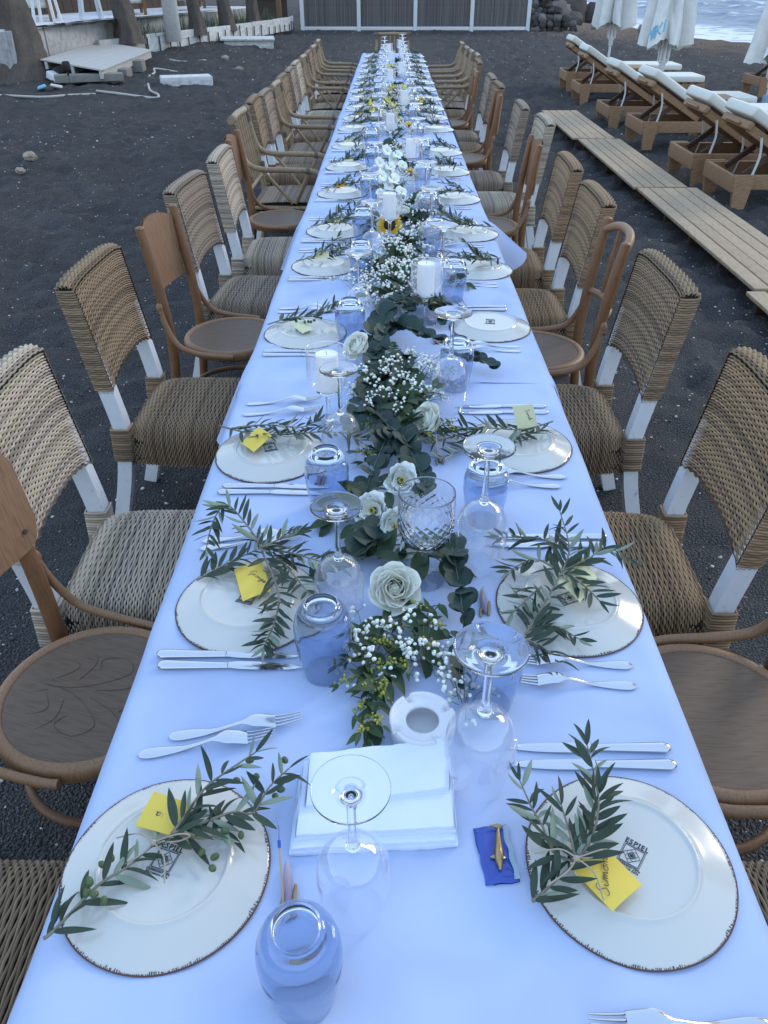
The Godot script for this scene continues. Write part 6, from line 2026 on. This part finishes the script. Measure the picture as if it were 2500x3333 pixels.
func build_centre() -> void:
	var used := {}
	# goblets and their candles
	var gob := make_goblet()
	var can := make_candle()
	var gs := [[0.068, -1.135, "nearest cut crystal goblet, standing empty among the white flowers", ""], [-0.155, -1.77, "cut crystal goblet left of the first rose, holding the nearest candle", "nearest white pillar candle, in the goblet on the left"], [0.12, -2.47, "cut crystal goblet on the right, holding the second candle", "second white pillar candle from the front, in the right goblet"], [0.0, -3.44, "cut crystal goblet standing in front of the first sunflower", "third white pillar candle, in the goblet over the first sunflower"], [0.12, -4.79, "cut crystal goblet beside the orchids, fourth with a candle", "fourth white pillar candle, in the goblet beside the orchids"], [0.0, -5.77, "cut crystal goblet left of the far sunflower, fifth with a candle", "fifth white pillar candle, left of the far sunflower"], [0.11, -7.0, "cut crystal goblet among the yellow lilies, sixth with a candle", "sixth white pillar candle, among the yellow lilies"], [0.0, -8.69, "cut crystal goblet beyond the lilies, seventh with a candle", "seventh white pillar candle, just beyond the lilies"], [0.12, -9.4, "cut crystal goblet, eighth with a candle, towards the far end", "eighth white pillar candle towards the far end"], [0.01, -10.86, "cut crystal goblet, ninth with a candle, towards the far end", "ninth white pillar candle towards the far end"], [0.15, -11.37, "cut crystal goblet, tenth with a candle, near the far end", "tenth white pillar candle near the far end"], [-0.02, -12.11, "cut crystal goblet, eleventh with a candle, near the far end", "eleventh white pillar candle near the far end"], [0.14, -12.9, "farthest cut crystal goblet at the end of the table", "farthest white pillar candle at the end of the table"]]
	for i in gs.size():
		var g = gs[i]
		var o := gob if i == 0 else copy(gob, "goblet", g[2], Vector3.ZERO, 0.0)
		o.transform = Transform3D(Basis(Vector3.UP, rr(0, TAU)), Vector3(g[0], T, g[1]))
		repaint(o, "bowl", M.glass if i == 0 else M.crystal)
		tag(o, g[2], "", "cut crystal goblets")
		if g[3]:
			var c := can if i == 1 else copy(can, "candle", g[3], Vector3.ZERO, 0.0)
			var s := rr(0.95, 1.05)
			c.transform = Transform3D(Basis(Vector3.UP, rr(0, TAU)).scaled(Vector3(1.05, s * 1.05, 1.05)), Vector3(g[0] + rr(-0.003, 0.003), T + 0.0965, g[1]))
			tag(c, g[3], "", "white pillar candles in goblets")
	near_things()
	# eucalyptus
	var V := func(x: float, y: float, z: float) -> Vector3: return Vector3(x, y, z)
	eucalyptus("eucalyptus branch with round leaves hanging down right of the nearest rose", [V.call(0.12, 0.03, -1.24), V.call(0.128, 0.035, -1.12), V.call(0.13, 0.035, -1.0), V.call(0.122, 0.02, -0.86)], Vector2(0.036, 0.046), 0.022, 0.5)
	eucalyptus("eucalyptus branch lying under the nearest left wine glass beside the second plate", [V.call(-0.01, 0.04, -1.24), V.call(-0.06, 0.035, -1.17), V.call(-0.12, 0.03, -1.12)], Vector2(0.04, 0.055), 0.024, 0.6)
	eucalyptus("dark eucalyptus branch behind the empty goblet and the open white flower", [V.call(0.03, 0.05, -1.62), V.call(0.05, 0.07, -1.50), V.call(0.075, 0.06, -1.38)], Vector2(0.045, 0.06), 0.022, 0.6)
	eucalyptus("eucalyptus branch left of the open white flower, behind the third left tumbler", [V.call(0.0, 0.05, -1.62), V.call(-0.03, 0.05, -1.48), V.call(-0.06, 0.03, -1.33)], Vector2(0.035, 0.05), 0.024, 0.6)
	eucalyptus("eucalyptus branch behind the wine glass by the third left plate", [V.call(-0.01, 0.03, -1.98), V.call(-0.06, 0.05, -1.85), V.call(-0.09, 0.03, -1.68)], Vector2(0.045, 0.06), 0.024, 0.6)
	eucalyptus("long eucalyptus branch stretching right in front of the fourth right plate", [V.call(0.02, 0.07, -2.28), V.call(0.09, 0.075, -2.2), V.call(0.18, 0.06, -2.13), V.call(0.285, 0.04, -2.05)], Vector2(0.034, 0.05), 0.02, 0.5)
	eucalyptus("large-leaved eucalyptus branch right behind the white rose, by the fourth left tumbler", [V.call(-0.06, 0.04, -2.16), V.call(-0.02, 0.09, -2.28), V.call(0.02, 0.10, -2.40)], Vector2(0.05, 0.065), 0.024, 0.6)
	eucalyptus("eucalyptus branch under the baby's breath behind the white rose", [V.call(0.05, 0.03, -2.12), V.call(0.04, 0.05, -1.98), V.call(0.02, 0.03, -1.82)], Vector2(0.04, 0.055), 0.023, 0.6)
	eucalyptus("eucalyptus sprig at the foot of the second candle goblet on the right", [V.call(0.10, 0.03, -2.62), V.call(0.15, 0.05, -2.52), V.call(0.17, 0.03, -2.42)], Vector2(0.035, 0.05), 0.024, 0.6)
	eucalyptus("eucalyptus branch curving under the goldenrod in the middle of the third plates", [V.call(-0.05, 0.03, -1.80), V.call(-0.01, 0.05, -1.68), V.call(0.03, 0.05, -1.55)], Vector2(0.038, 0.05), 0.02, 0.6)
	eucalyptus("eucalyptus branch crossing behind the second white rose to the left", [V.call(0.06, 0.04, -2.34), V.call(0.0, 0.07, -2.24), V.call(-0.05, 0.05, -2.05)], Vector2(0.042, 0.056), 0.02, 0.6)
	eucalyptus("eucalyptus branch lying in the middle before the second candle goblet", [V.call(0.02, 0.05, -2.75), V.call(0.04, 0.07, -2.6), V.call(0.06, 0.06, -2.45)], Vector2(0.04, 0.055), 0.022, 0.6)
	# broad dark leaves
	for q in [["dark broad leaves under the nearest rose and white flowers", V.call(0.02, T, -1.16), [[V.call(0.04, 0.02, 0.06), V.call(0.0, 0.03, 0.0), V.call(-0.05, 0.02, -0.06)], [V.call(-0.04, 0.015, -0.02), V.call(0.04, 0.03, -0.02), V.call(0.10, 0.02, 0.01)]], Vector2(0.06, 0.085)],
			["dark leaves fanning below the nearest rose towards the ashtray", V.call(0.01, T, -0.99), [[V.call(0.0, 0.02, -0.03), V.call(0.03, 0.03, 0.02), V.call(0.05, 0.02, 0.06)], [V.call(0.0, 0.02, 0.0), V.call(-0.02, 0.025, 0.05), V.call(-0.04, 0.02, 0.10)]], Vector2(0.05, 0.08)],
			["dark leaves to the left behind the nearest wine glass on the left", V.call(-0.06, T, -1.36), [[V.call(0.04, 0.02, -0.03), V.call(-0.02, 0.04, 0.02), V.call(-0.06, 0.02, 0.06)]], Vector2(0.06, 0.08)],
			["broad leaves under the baby's breath in front of the first sunflower", V.call(0.02, T, -2.95), [[V.call(-0.08, 0.02, 0.02), V.call(-0.03, 0.05, 0.0), V.call(0.02, 0.06, -0.05)], [V.call(0.0, 0.02, 0.1), V.call(0.05, 0.05, 0.02), V.call(0.10, 0.04, -0.1)], [V.call(0.02, 0.03, -0.1), V.call(0.0, 0.05, -0.25), V.call(0.05, 0.04, -0.38)]], Vector2(0.06, 0.09)],
			["broad green leaves right of the orchids by the second sunflower", V.call(0.10, T, -4.0), [[V.call(-0.03, 0.03, 0.12), V.call(0.02, 0.06, 0.0), V.call(0.06, 0.04, -0.12)], [V.call(0.0, 0.03, 0.0), V.call(0.08, 0.05, 0.05), V.call(0.13, 0.03, 0.10)], [V.call(0.0, 0.03, 0.2), V.call(0.04, 0.05, 0.3), V.call(0.03, 0.03, 0.42)]], Vector2(0.07, 0.10)],
			["green leaves left of the third candle goblet by the sixth left plate", V.call(-0.10, T, -3.75), [[V.call(0.05, 0.02, 0.0), V.call(0.0, 0.05, 0.0), V.call(-0.05, 0.03, 0.03)], [V.call(0.04, 0.02, 0.1), V.call(0.0, 0.05, 0.14), V.call(0.0, 0.02, 0.24)]], Vector2(0.06, 0.09)],
			["leaves between the fourth and fifth candle goblets", V.call(0.04, T, -5.3), [[V.call(0.0, 0.02, 0.2), V.call(0.05, 0.05, 0.0), V.call(0.0, 0.03, -0.25)], [V.call(-0.04, 0.02, 0.0), V.call(-0.08, 0.05, -0.1), V.call(-0.07, 0.02, -0.25)]], Vector2(0.06, 0.1)],
			["dark leaves between the eucalyptus and the wine glass by the second left plate", V.call(-0.03, T, -1.33), [[V.call(0.06, 0.03, -0.12), V.call(0.02, 0.05, -0.02), V.call(-0.03, 0.03, 0.06)], [V.call(0.05, 0.02, 0.0), V.call(0.0, 0.04, 0.06), V.call(-0.02, 0.02, 0.12)]], Vector2(0.05, 0.075)],
			["dark leaves behind the goldenrod in front of the first candle", V.call(0.0, T, -1.9), [[V.call(0.06, 0.02, -0.1), V.call(0.03, 0.05, 0.0), V.call(0.0, 0.03, 0.12)], [V.call(-0.02, 0.02, -0.1), V.call(-0.05, 0.05, 0.0), V.call(-0.06, 0.03, 0.10)]], Vector2(0.05, 0.075)],
			["dark leaves left of the goldenrod beside the ashtray", V.call(0.0, T, -0.87), [[V.call(0.01, 0.02, -0.05), V.call(-0.01, 0.03, 0.02), V.call(-0.02, 0.015, 0.09)]], Vector2(0.045, 0.065)],
			["single dark leaf pair beside the fork of the fifth right plate", V.call(0.25, T, -2.86), [[V.call(-0.03, 0.015, 0.0), V.call(0.0, 0.03, 0.02), V.call(0.03, 0.02, 0.05)]], Vector2(0.05, 0.07)]]:
		stems_of(q[0], "broad", q[1], q[2], q[3])
	for q in [[-0.01, -2.62, "dark leaves under the baby's breath left of the second candle goblet"], [0.05, -2.85, "dark leaves under the baby's breath between the fifth plates"], [-0.02, -3.05, "dark leaves under the baby's breath beside the fifth left wine glass"], [0.06, -3.28, "dark leaves under the baby's breath before the sunflower"], [0.10, -3.6, "green leaves to the right of the sunflower"], [0.02, -4.15, "green leaves under the white orchids"], [0.05, -4.9, "green leaves at the foot of the fourth candle goblet"], [0.0, -5.6, "green leaves beside the fifth candle goblet"], [0.05, -6.2, "green leaves under the far sunflower"], [0.02, -6.8, "green leaves before the sixth candle goblet"], [0.03, -7.5, "green leaves under the yellow lilies"], [0.05, -8.3, "green leaves before the seventh candle goblet"], [0.04, -9.0, "green leaves before the eighth candle goblet"], [0.06, -9.9, "green leaves beyond the eighth candle goblet"], [0.04, -10.5, "green leaves before the ninth candle goblet"], [0.08, -11.6, "green leaves beyond the tenth candle goblet"], [0.03, -1.78, "dark leaves under the goldenrod and the larger baby's breath clouds"], [-0.02, -1.95, "dark leaves around the nearest candle's side of the garland"]]:
		var tws := []
		for i in 5:
			var a := rr(0, TAU)
			var s: Vector3 = V.call(rr(-0.03, 0.03), 0.02, rr(-0.08, 0.08))
			tws.append([s, s + V.call(cos(a) * 0.04, rr(0.015, 0.04), sin(a) * 0.06), s + V.call(cos(a) * 0.085, rr(0.01, 0.04), sin(a) * 0.13)])
		stems_of(q[2], "broad", V.call(q[0], T, q[1]), tws, Vector2(0.05, 0.08), 0.032, q[1] > -3.4)
	# baby's breath
	var n1 := make_gyp(70, 0.075, true, 11)
	var n2 := make_gyp(150, 0.105, true, 12, 0.10)
	var far_g := make_gyp(340, 0.16, false, 13, 0.13)
	rng.seed = 777
	var gp := [[n1, -0.03, -0.925, "cloud of baby's breath between the nearest left tumbler and the rose leaves"], [n1, 0.035, -0.93, "baby's breath just below the nearest rose"], [n1, 0.105, -0.855, "baby's breath left of the nearest right wine glass foot"], [n2, -0.005, -1.93, "large cloud of baby's breath below the second white rose"], [n2, 0.04, -1.80, "baby's breath spray over the goldenrod by the third right plate"], [n1, 0.13, -1.98, "thin baby's breath behind the wine glass by the third right plate"], [n1, 0.08, -2.02, "baby's breath right of the second white rose"], [n2, 0.0, -1.86, "second cloud of baby's breath over the leaves before the first candle"], [n2, 0.05, -2.0, "baby's breath spreading right of the large cloud"],
		[far_g, 0.02, -2.72, "dense baby's breath in front of the second candle goblet"], [far_g, 0.0, -3.0, "dense baby's breath between the fifth plates"], [far_g, 0.10, -3.25, "baby's breath in front of the first sunflower"], [n2, -0.03, -2.62, "baby's breath left of the second candle goblet"], [n2, -0.06, -2.9, "baby's breath by the fifth left wine glass"], [n1, -0.13, -2.78, "stray baby's breath beside the fifth left tumbler"], [far_g, 0.13, -3.75, "baby's breath right of the third candle goblet"], [far_g, 0.03, -4.45, "baby's breath between the orchids"], [far_g, 0.05, -5.1, "baby's breath beyond the orchids"], [far_g, 0.05, -6.1, "baby's breath by the far sunflower"], [far_g, 0.02, -6.9, "baby's breath left of the sixth candle goblet"], [far_g, 0.08, -7.7, "baby's breath among the yellow lilies"], [far_g, 0.0, -8.2, "baby's breath in front of the seventh candle goblet"], [far_g, 0.06, -9.9, "farthest baby's breath in the garland"]]
	for q in gp:
		var o: Node3D = q[0]
		var at := Vector3(q[1], T, q[2])
		if used.has(q[0]): o = copy(q[0], "babys_breath", q[3], at, rr(0, TAU), "sprays of baby's breath")
		used[q[0]] = true
		o.position = at
		tag(o, q[3], "", "sprays of baby's breath")
	# goldenrod
	var gr := make_goldenrod()
	for q in [[-0.035, -0.865, 0.05, "goldenrod sprig drooping left of the ashtray"], [0.03, -0.93, -0.5, "goldenrod sprig with green buds between the baby's breath sprays"], [-0.01, -1.68, 0.3, "yellow goldenrod beside the third left wine glass"], [0.03, -1.62, -0.9, "yellow goldenrod by the third right plate's rose"], [0.05, -1.72, 1.2, "goldenrod sprig under the baby's breath spray"]]:
		var o: Node3D = gr
		if used.has(gr): o = copy(gr, "goldenrod", q[3], Vector3.ZERO, 0.0)
		used[gr] = true
		o.transform = Transform3D(Basis(Vector3.UP, q[2]), Vector3(q[0], T, q[1]))
		tag(o, q[3], "", "goldenrod sprigs")
	# flowers
	var rose := make_rose()
	for q in [[Vector3(0.012, T + 0.042, -1.055), Vector3(0.75, 0, 0.0), 1.25, "large cream rose nearest the camera in the garland"], [Vector3(-0.085, T + 0.05, -2.12), Vector3(0.6, 0, 0.55), 1.2, "white rose behind the nearest candle, facing left"], [Vector3(0.11, T + 0.035, -1.70), Vector3(0.7, 0, 0.8), 1.25, "cream rose lying beside the third right plate"], [Vector3(0.01, T + 0.05, -2.52), Vector3(0.4, 0, 0), 0.75, "small cream rosebud behind the big eucalyptus leaves"], [Vector3(0.06, T + 0.07, -3.62), Vector3(0.4, 0, 0), 0.8, "small pale rose right of the third candle goblet"], [Vector3(-0.05, T + 0.06, -4.4), Vector3(0.5, 0, 0.2), 1.0, "pale rose left of the far orchids"]]:
		put_flower(rose, used, "rose", q[3], q[0], q[1], q[2], "cream roses in the garland")
	var lis := make_lisianthus()
	for q in [[Vector3(0.025, T + 0.055, -1.40), Vector3(0.95, 0, -0.15), 1.15, "open white flower with yellow heart above the pair"], [Vector3(-0.03, T + 0.045, -1.30), Vector3(0.9, 0, 0.25), 1.15, "left one of the pair of white flowers beside the empty goblet"], [Vector3(0.012, T + 0.04, -1.255), Vector3(0.95, 0, 0.0), 1.1, "right one of the pair of white flowers beside the empty goblet"], [Vector3(0.03, T + 0.02, -1.22), Vector3(1.2, 0.8, 0.0), 0.9, "white flower lying low under the empty goblet's bowl"]]:
		put_flower(lis, used, "white_flower", q[3], q[0], q[1], q[2], "white flowers in the garland")
	var sun := make_sunflower()
	for q in [[Vector3(0.0, T + 0.04, -3.54), Vector3(1.2, 0, 0), 1.05, "orange sunflower with dark disc behind the third candle goblet's stem"], [Vector3(0.115, T + 0.07, -4.45), Vector3(0.7, 0.9, 0), 0.72, "second orange sunflower, right of the orchids"], [Vector3(0.14, T + 0.08, -5.95), Vector3(0.7, 0.8, 0), 0.8, "far orange sunflower right of the fifth candle"]]:
		put_flower(sun, used, "sunflower", q[3], q[0], q[1], q[2], "orange sunflowers in the garland")
	var orc := make_orchid()
	for q in [[Vector3(0.02, T + 0.02, -3.98), 1.0, "white orchid cluster nearest, behind the third candle goblet"], [Vector3(0.0, T + 0.02, -4.32), 0.95, "white orchid cluster in the middle, left of the second sunflower"], [Vector3(0.04, T + 0.02, -4.62), 1.0, "white orchid cluster farthest, beside the fourth candle goblet"]]:
		put_flower(orc, used, "orchid", q[2], q[0], Vector3(0, rr(0, 1), 0), q[1], "white orchid clusters")
	var lil := make_lily()
	for q in [[Vector3(-0.03, T, -6.45), "yellow green lilies behind the fifth candle"], [Vector3(0.17, T, -7.3), "yellow lilies right of the sixth candle"], [Vector3(-0.06, T, -7.35), "yellow lilies left of the sixth candle"], [Vector3(0.06, T, -8.1), "farthest yellow lilies before the seventh candle"], [Vector3(-0.05, T, -6.9), "green lilies left and in front of the sixth candle"], [Vector3(0.05, T, -10.2), "small green bunch between the eighth and ninth candles"]]:
		put_flower(lil, used, "yellow_lily", q[1], q[0], Vector3(0, rr(0, TAU), 0), 1.0, "yellow lilies in the garland")

func near_things() -> void:
	# ashtray
	var a := thing("ashtray", "round white ceramic ashtray standing behind the folded napkins", "ashtray", Vector3(0.052, T, -0.765), 0.5)
	var m := MB.new()
	var notch := func(q: Vector2, ang: float, i: int) -> Vector2:
		if i < 5 or i > 13: return q
		var d := absf(fposmod(ang / TAU * 4.0 + 0.5, 1.0) - 0.5)
		return Vector2(q.x, q.y - 0.0075 * smoothstep(0.085, 0.05, d) * smoothstep(0.033, 0.044, q.x))
	m.lathe([Vector2(0.0, 0.0), Vector2(0.044, 0.0), Vector2(0.047, 0.002), Vector2(0.0495, 0.02), Vector2(0.0505, 0.033), Vector2(0.0502, 0.042), Vector2(0.049, 0.0445), Vector2(0.047, 0.0450), Vector2(0.045, 0.0445), Vector2(0.043, 0.0425), Vector2(0.041, 0.0405), Vector2(0.036, 0.0400), Vector2(0.029, 0.0390), Vector2(0.0265, 0.0385), Vector2(0.0245, 0.037), Vector2(0.0245, 0.034), Vector2(0.028, 0.031), Vector2(0.038, 0.02), Vector2(0.038, 0.008), Vector2(0.0, 0.006)], 96, Vector3.ZERO, notch)
	put("bowl", m, M.ceramic, a)
	m = MB.new()
	m.col = Color(0.6, 0.42, 0.25)
	m.tube([Vector3(0.004, 0.012, 0.010), Vector3(0.008, 0.02, 0.016)], 0.0035, 8)
	put("cigarette_end", m, M.petal, a)
	# three napkins in a pile
	var lb := ["bottom folded white napkin of the pile by the near wine glass", "middle folded white napkin of the pile by the near wine glass", "top folded white napkin of the pile, next to the ashtray"]
	for k in 3:
		var z0: float = [-0.575, -0.588, -0.635][k]
		var z1: float = [-0.700, -0.705, -0.716][k]
		var x0: float = [-0.128, -0.122, -0.112][k]
		var x1: float = [0.094, 0.092, 0.088][k]
		var y: float = 0.001 + 0.0128 * k
		var n := FastNoiseLite.new()
		n.seed = 60 + k; n.frequency = 9.0
		m = MB.new()
		for l in 2:   # two soft folds, their rounded backs towards the near end
			m.grid(40, 40, func(u, v):
				var aa: float = TAU * v
				var w: float = (z0 - z1) * (1.0 - 0.02 * l)
				var th: float = (0.0030 + 0.0016 * smoothstep(0.3, 0.9, cos(aa))) + 0.0010 * n.get_noise_1d(u * 0.6 + l)
				var flat := clampf(sin(aa) * 1.6, -1.0, 1.0)
				var cz := clampf(cos(aa) * 1.25, -1.0, 1.0)
				var endr: float = 1.0 - 0.35 * pow(absf(u * 2.0 - 1.0), 12.0)
				var zz: float = z1 + w * 0.5 + cz * w * 0.5 * (1.0 - 0.01 * pow(absf(flat), 4.0)) + 0.002 * n.get_noise_2d(u * 0.5, 7.0 + l)
				var yy: float = y + 0.0040 + 0.0062 * l + flat * th * endr + 0.0026 * n.get_noise_2d(u * 0.25 + l, zz * 2.0)
				if k > 0: yy -= 0.010 * k * smoothstep(z0 - 0.05, z0 + 0.01, zz) * 0.35
				return Vector3(lerpf(x0 + 0.003 * l, x1 - 0.003 * l, u) + 0.0015 * n.get_noise_2d(zz * 3.0, 3.0 + l), yy, zz + (u - 0.5) * -0.014 * (1 if k < 2 else 2)), true)
			for e in [0.0, 1.0]:
				m.grid(1, 10, func(u, v): return Vector3(lerpf(x0 + 0.003 * l + 0.0005, x1 - 0.003 * l - 0.0005, e), y + 0.0040 + 0.0062 * l + lerpf(-0.0025, 0.0025, u), lerpf(z1 + 0.002, z0 - 0.002, v) + (e - 0.5) * -0.014 * (1 if k < 2 else 2)), e < 0.5)
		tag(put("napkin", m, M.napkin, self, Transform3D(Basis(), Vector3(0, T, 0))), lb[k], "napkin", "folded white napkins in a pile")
	# blue glass tile with a bronze dolphin
	var d := thing("glass_tile", "cobalt blue glass tile with a bronze dolphin, left of the near right plate", "souvenir", Vector3(0.143, T, -0.572), 0.12)
	m = MB.new()
	for e in [0, 1]:
		m.grid(20, 24, func(u, v):
			var x := lerpf(-0.0225, 0.0225, u) + 0.0006 * sin(v * 17.0) * absf(u * 2.0 - 1.0)
			var z := lerpf(-0.04, 0.04, v) + 0.0006 * sin(u * 11.0) * absf(v * 2.0 - 1.0)
			var edge := 1.0 - pow(absf(u * 2.0 - 1.0), 8.0)
			edge = minf(edge, 1.0 - pow(absf(v * 2.0 - 1.0), 12.0))
			var light := smoothstep(0.80, 0.84, u + 0.02 * sin(v * 13.0))
			m.col = Color(1, 1, 1).lerp(Color(0.2, 1.0, 1.0), 0.0)
			return Vector3(x, (0.0035 + 0.0026 * edge + 0.0008 * sin(x * 190.0 + z * 70.0)) if e == 0 else 0.001, z), e == 0)
	put("tile", m, M.cobalt, d)
	m = MB.new()
	m.grid(4, 24, func(u, v): return Vector3(lerpf(0.0155, 0.0222, u) + 0.001 * sin(v * 17.0), 0.0072 + 0.0004 * sin(v * 30.0), lerpf(-0.038, 0.038, v)), true)
	put("pale_edge", m, M.grey_blue, d)
	m = MB.new()
	m.tube(smooth([Vector3(0.010, 0.010, -0.033), Vector3(0.007, 0.0105, -0.022), Vector3(0.004, 0.012, -0.008), Vector3(0.0015, 0.013, 0.004), Vector3(0.0, 0.0125, 0.014), Vector3(-0.0005, 0.011, 0.020), Vector3(-0.0008, 0.010, 0.026)], 4), [0.0016, 0.002, 0.0025, 0.003, 0.0036, 0.0041, 0.0046, 0.0051, 0.0055, 0.0059, 0.0062, 0.0065, 0.0067, 0.0068, 0.0067, 0.0066, 0.0064, 0.0061, 0.0056, 0.005, 0.0042, 0.0034, 0.003, 0.0026, 0.002], 10, true, 0.85)
	put("dolphin", m, M.bronze, d)
	for q in [[Vector3(0.0105, 0.0105, -0.031), Vector3(-0.002, 0.0105, -0.037), Vector3(0.0105, 0.0108, -0.038)], [Vector3(0.0105, 0.0105, -0.031), Vector3(0.018, 0.0105, -0.034), Vector3(0.0105, 0.0108, -0.038)], [Vector3(-0.003, 0.010, 0.004), Vector3(-0.0105, 0.008, 0.006), Vector3(-0.0035, 0.010, 0.011)], [Vector3(0.004, 0.010, 0.006), Vector3(0.0108, 0.008, 0.009), Vector3(0.0035, 0.010, 0.013)]]:
		m = MB.new()
		var up := Vector3(0, 0.0011, 0)
		var c: Vector3 = (q[0] + q[1] + q[2]) / 3.0
		m.face([q[0] + up, q[1] + up * 0.4, q[2] + up], c)
		m.face([q[0] - up, q[1] - up * 0.4, q[2] - up], c)
		for i in 3: m.face([q[i] + up * (0.4 if i == 1 else 1.0), q[(i + 1) % 3] + up * (0.4 if (i + 1) % 3 == 1 else 1.0), q[(i + 1) % 3] - up * (0.4 if (i + 1) % 3 == 1 else 1.0), q[i] - up * (0.4 if i == 1 else 1.0)], c)
		put("fin", m, M.bronze, d)
	# little boats made of a mussel shell, driftwood and a painted straw
	for q in [[-0.128, -0.52, 0.12, "little shell and driftwood boat right of the near left plate", true], [0.172, -1.06, 0.0, "little shell and driftwood boat left of the second right plate", false], [0.118, -1.585, 0.05, "little boat with a dark blue mast left of the third right plate", true], [-0.16, -1.50, -0.1, "little boat with a blue tip beside the third left tumbler", true], [0.145, -2.30, 0.0, "little boat with a dark mast left of the bare fourth right plate", true]]:
		var b := thing("shell_boat", q[3], "table favour", Vector3(q[0], T, q[1]), q[2], "little shell boats given as favours")
		m = MB.new()
		m.grid(14, 8, func(u, v):
			var w: float = 0.0065 * pow(sin(PI * (0.04 + 0.92 * u)), 0.6)
			var ang: float = PI * (v - 0.5) * 1.5
			m.col = Color(0.16, 0.15, 0.24).lerp(Color(0.42, 0.38, 0.48), u)
			return Vector3(sin(ang) * w + 0.003, 0.008 + cos(ang) * w, 0.03 - 0.068 * u))
		put("shell", m, M.petal, b)
		for s in [[Vector3(-0.006, 0.004, 0.034), Vector3(-0.003, 0.005, 0.008), 0.003], [Vector3(0.009, 0.004, 0.030), Vector3(0.0135, 0.006, -0.006), 0.0033]]:
			m = MB.new()
			m.col = Color(0.30, 0.23, 0.13)
			m.tube([s[0], s[0].lerp(s[1], 0.5) + Vector3(0, 0.001, 0), s[1]], [s[2] * 0.7, s[2], s[2] * 0.6], 8)
			put("driftwood", m, M.petal, b)
		m = MB.new()
		m.col = Color(0.42, 0.33, 0.2)
		var tip := Vector3(-0.004, 0.052, -0.040) if q[4] else Vector3(0.004, 0.02, -0.032)
		m.tube([Vector3(-0.002, 0.008, 0.02), tip], 0.0013, 6)
		put("mast", m, M.petal, b)
		if q[4]:
			m = MB.new()
			m.col = Color(0.03, 0.10, 0.45)
			m.tube([tip.lerp(Vector3(-0.002, 0.008, 0.02), 0.12), tip], 0.0022, 8)
			m.tube([tip, tip + Vector3(0.001, 0.012, -0.008), tip + Vector3(-0.001, 0.028, -0.014)], [0.0007, 0.0006, 0.0003], 4)
			put("blue_thread", m, M.petal, b)
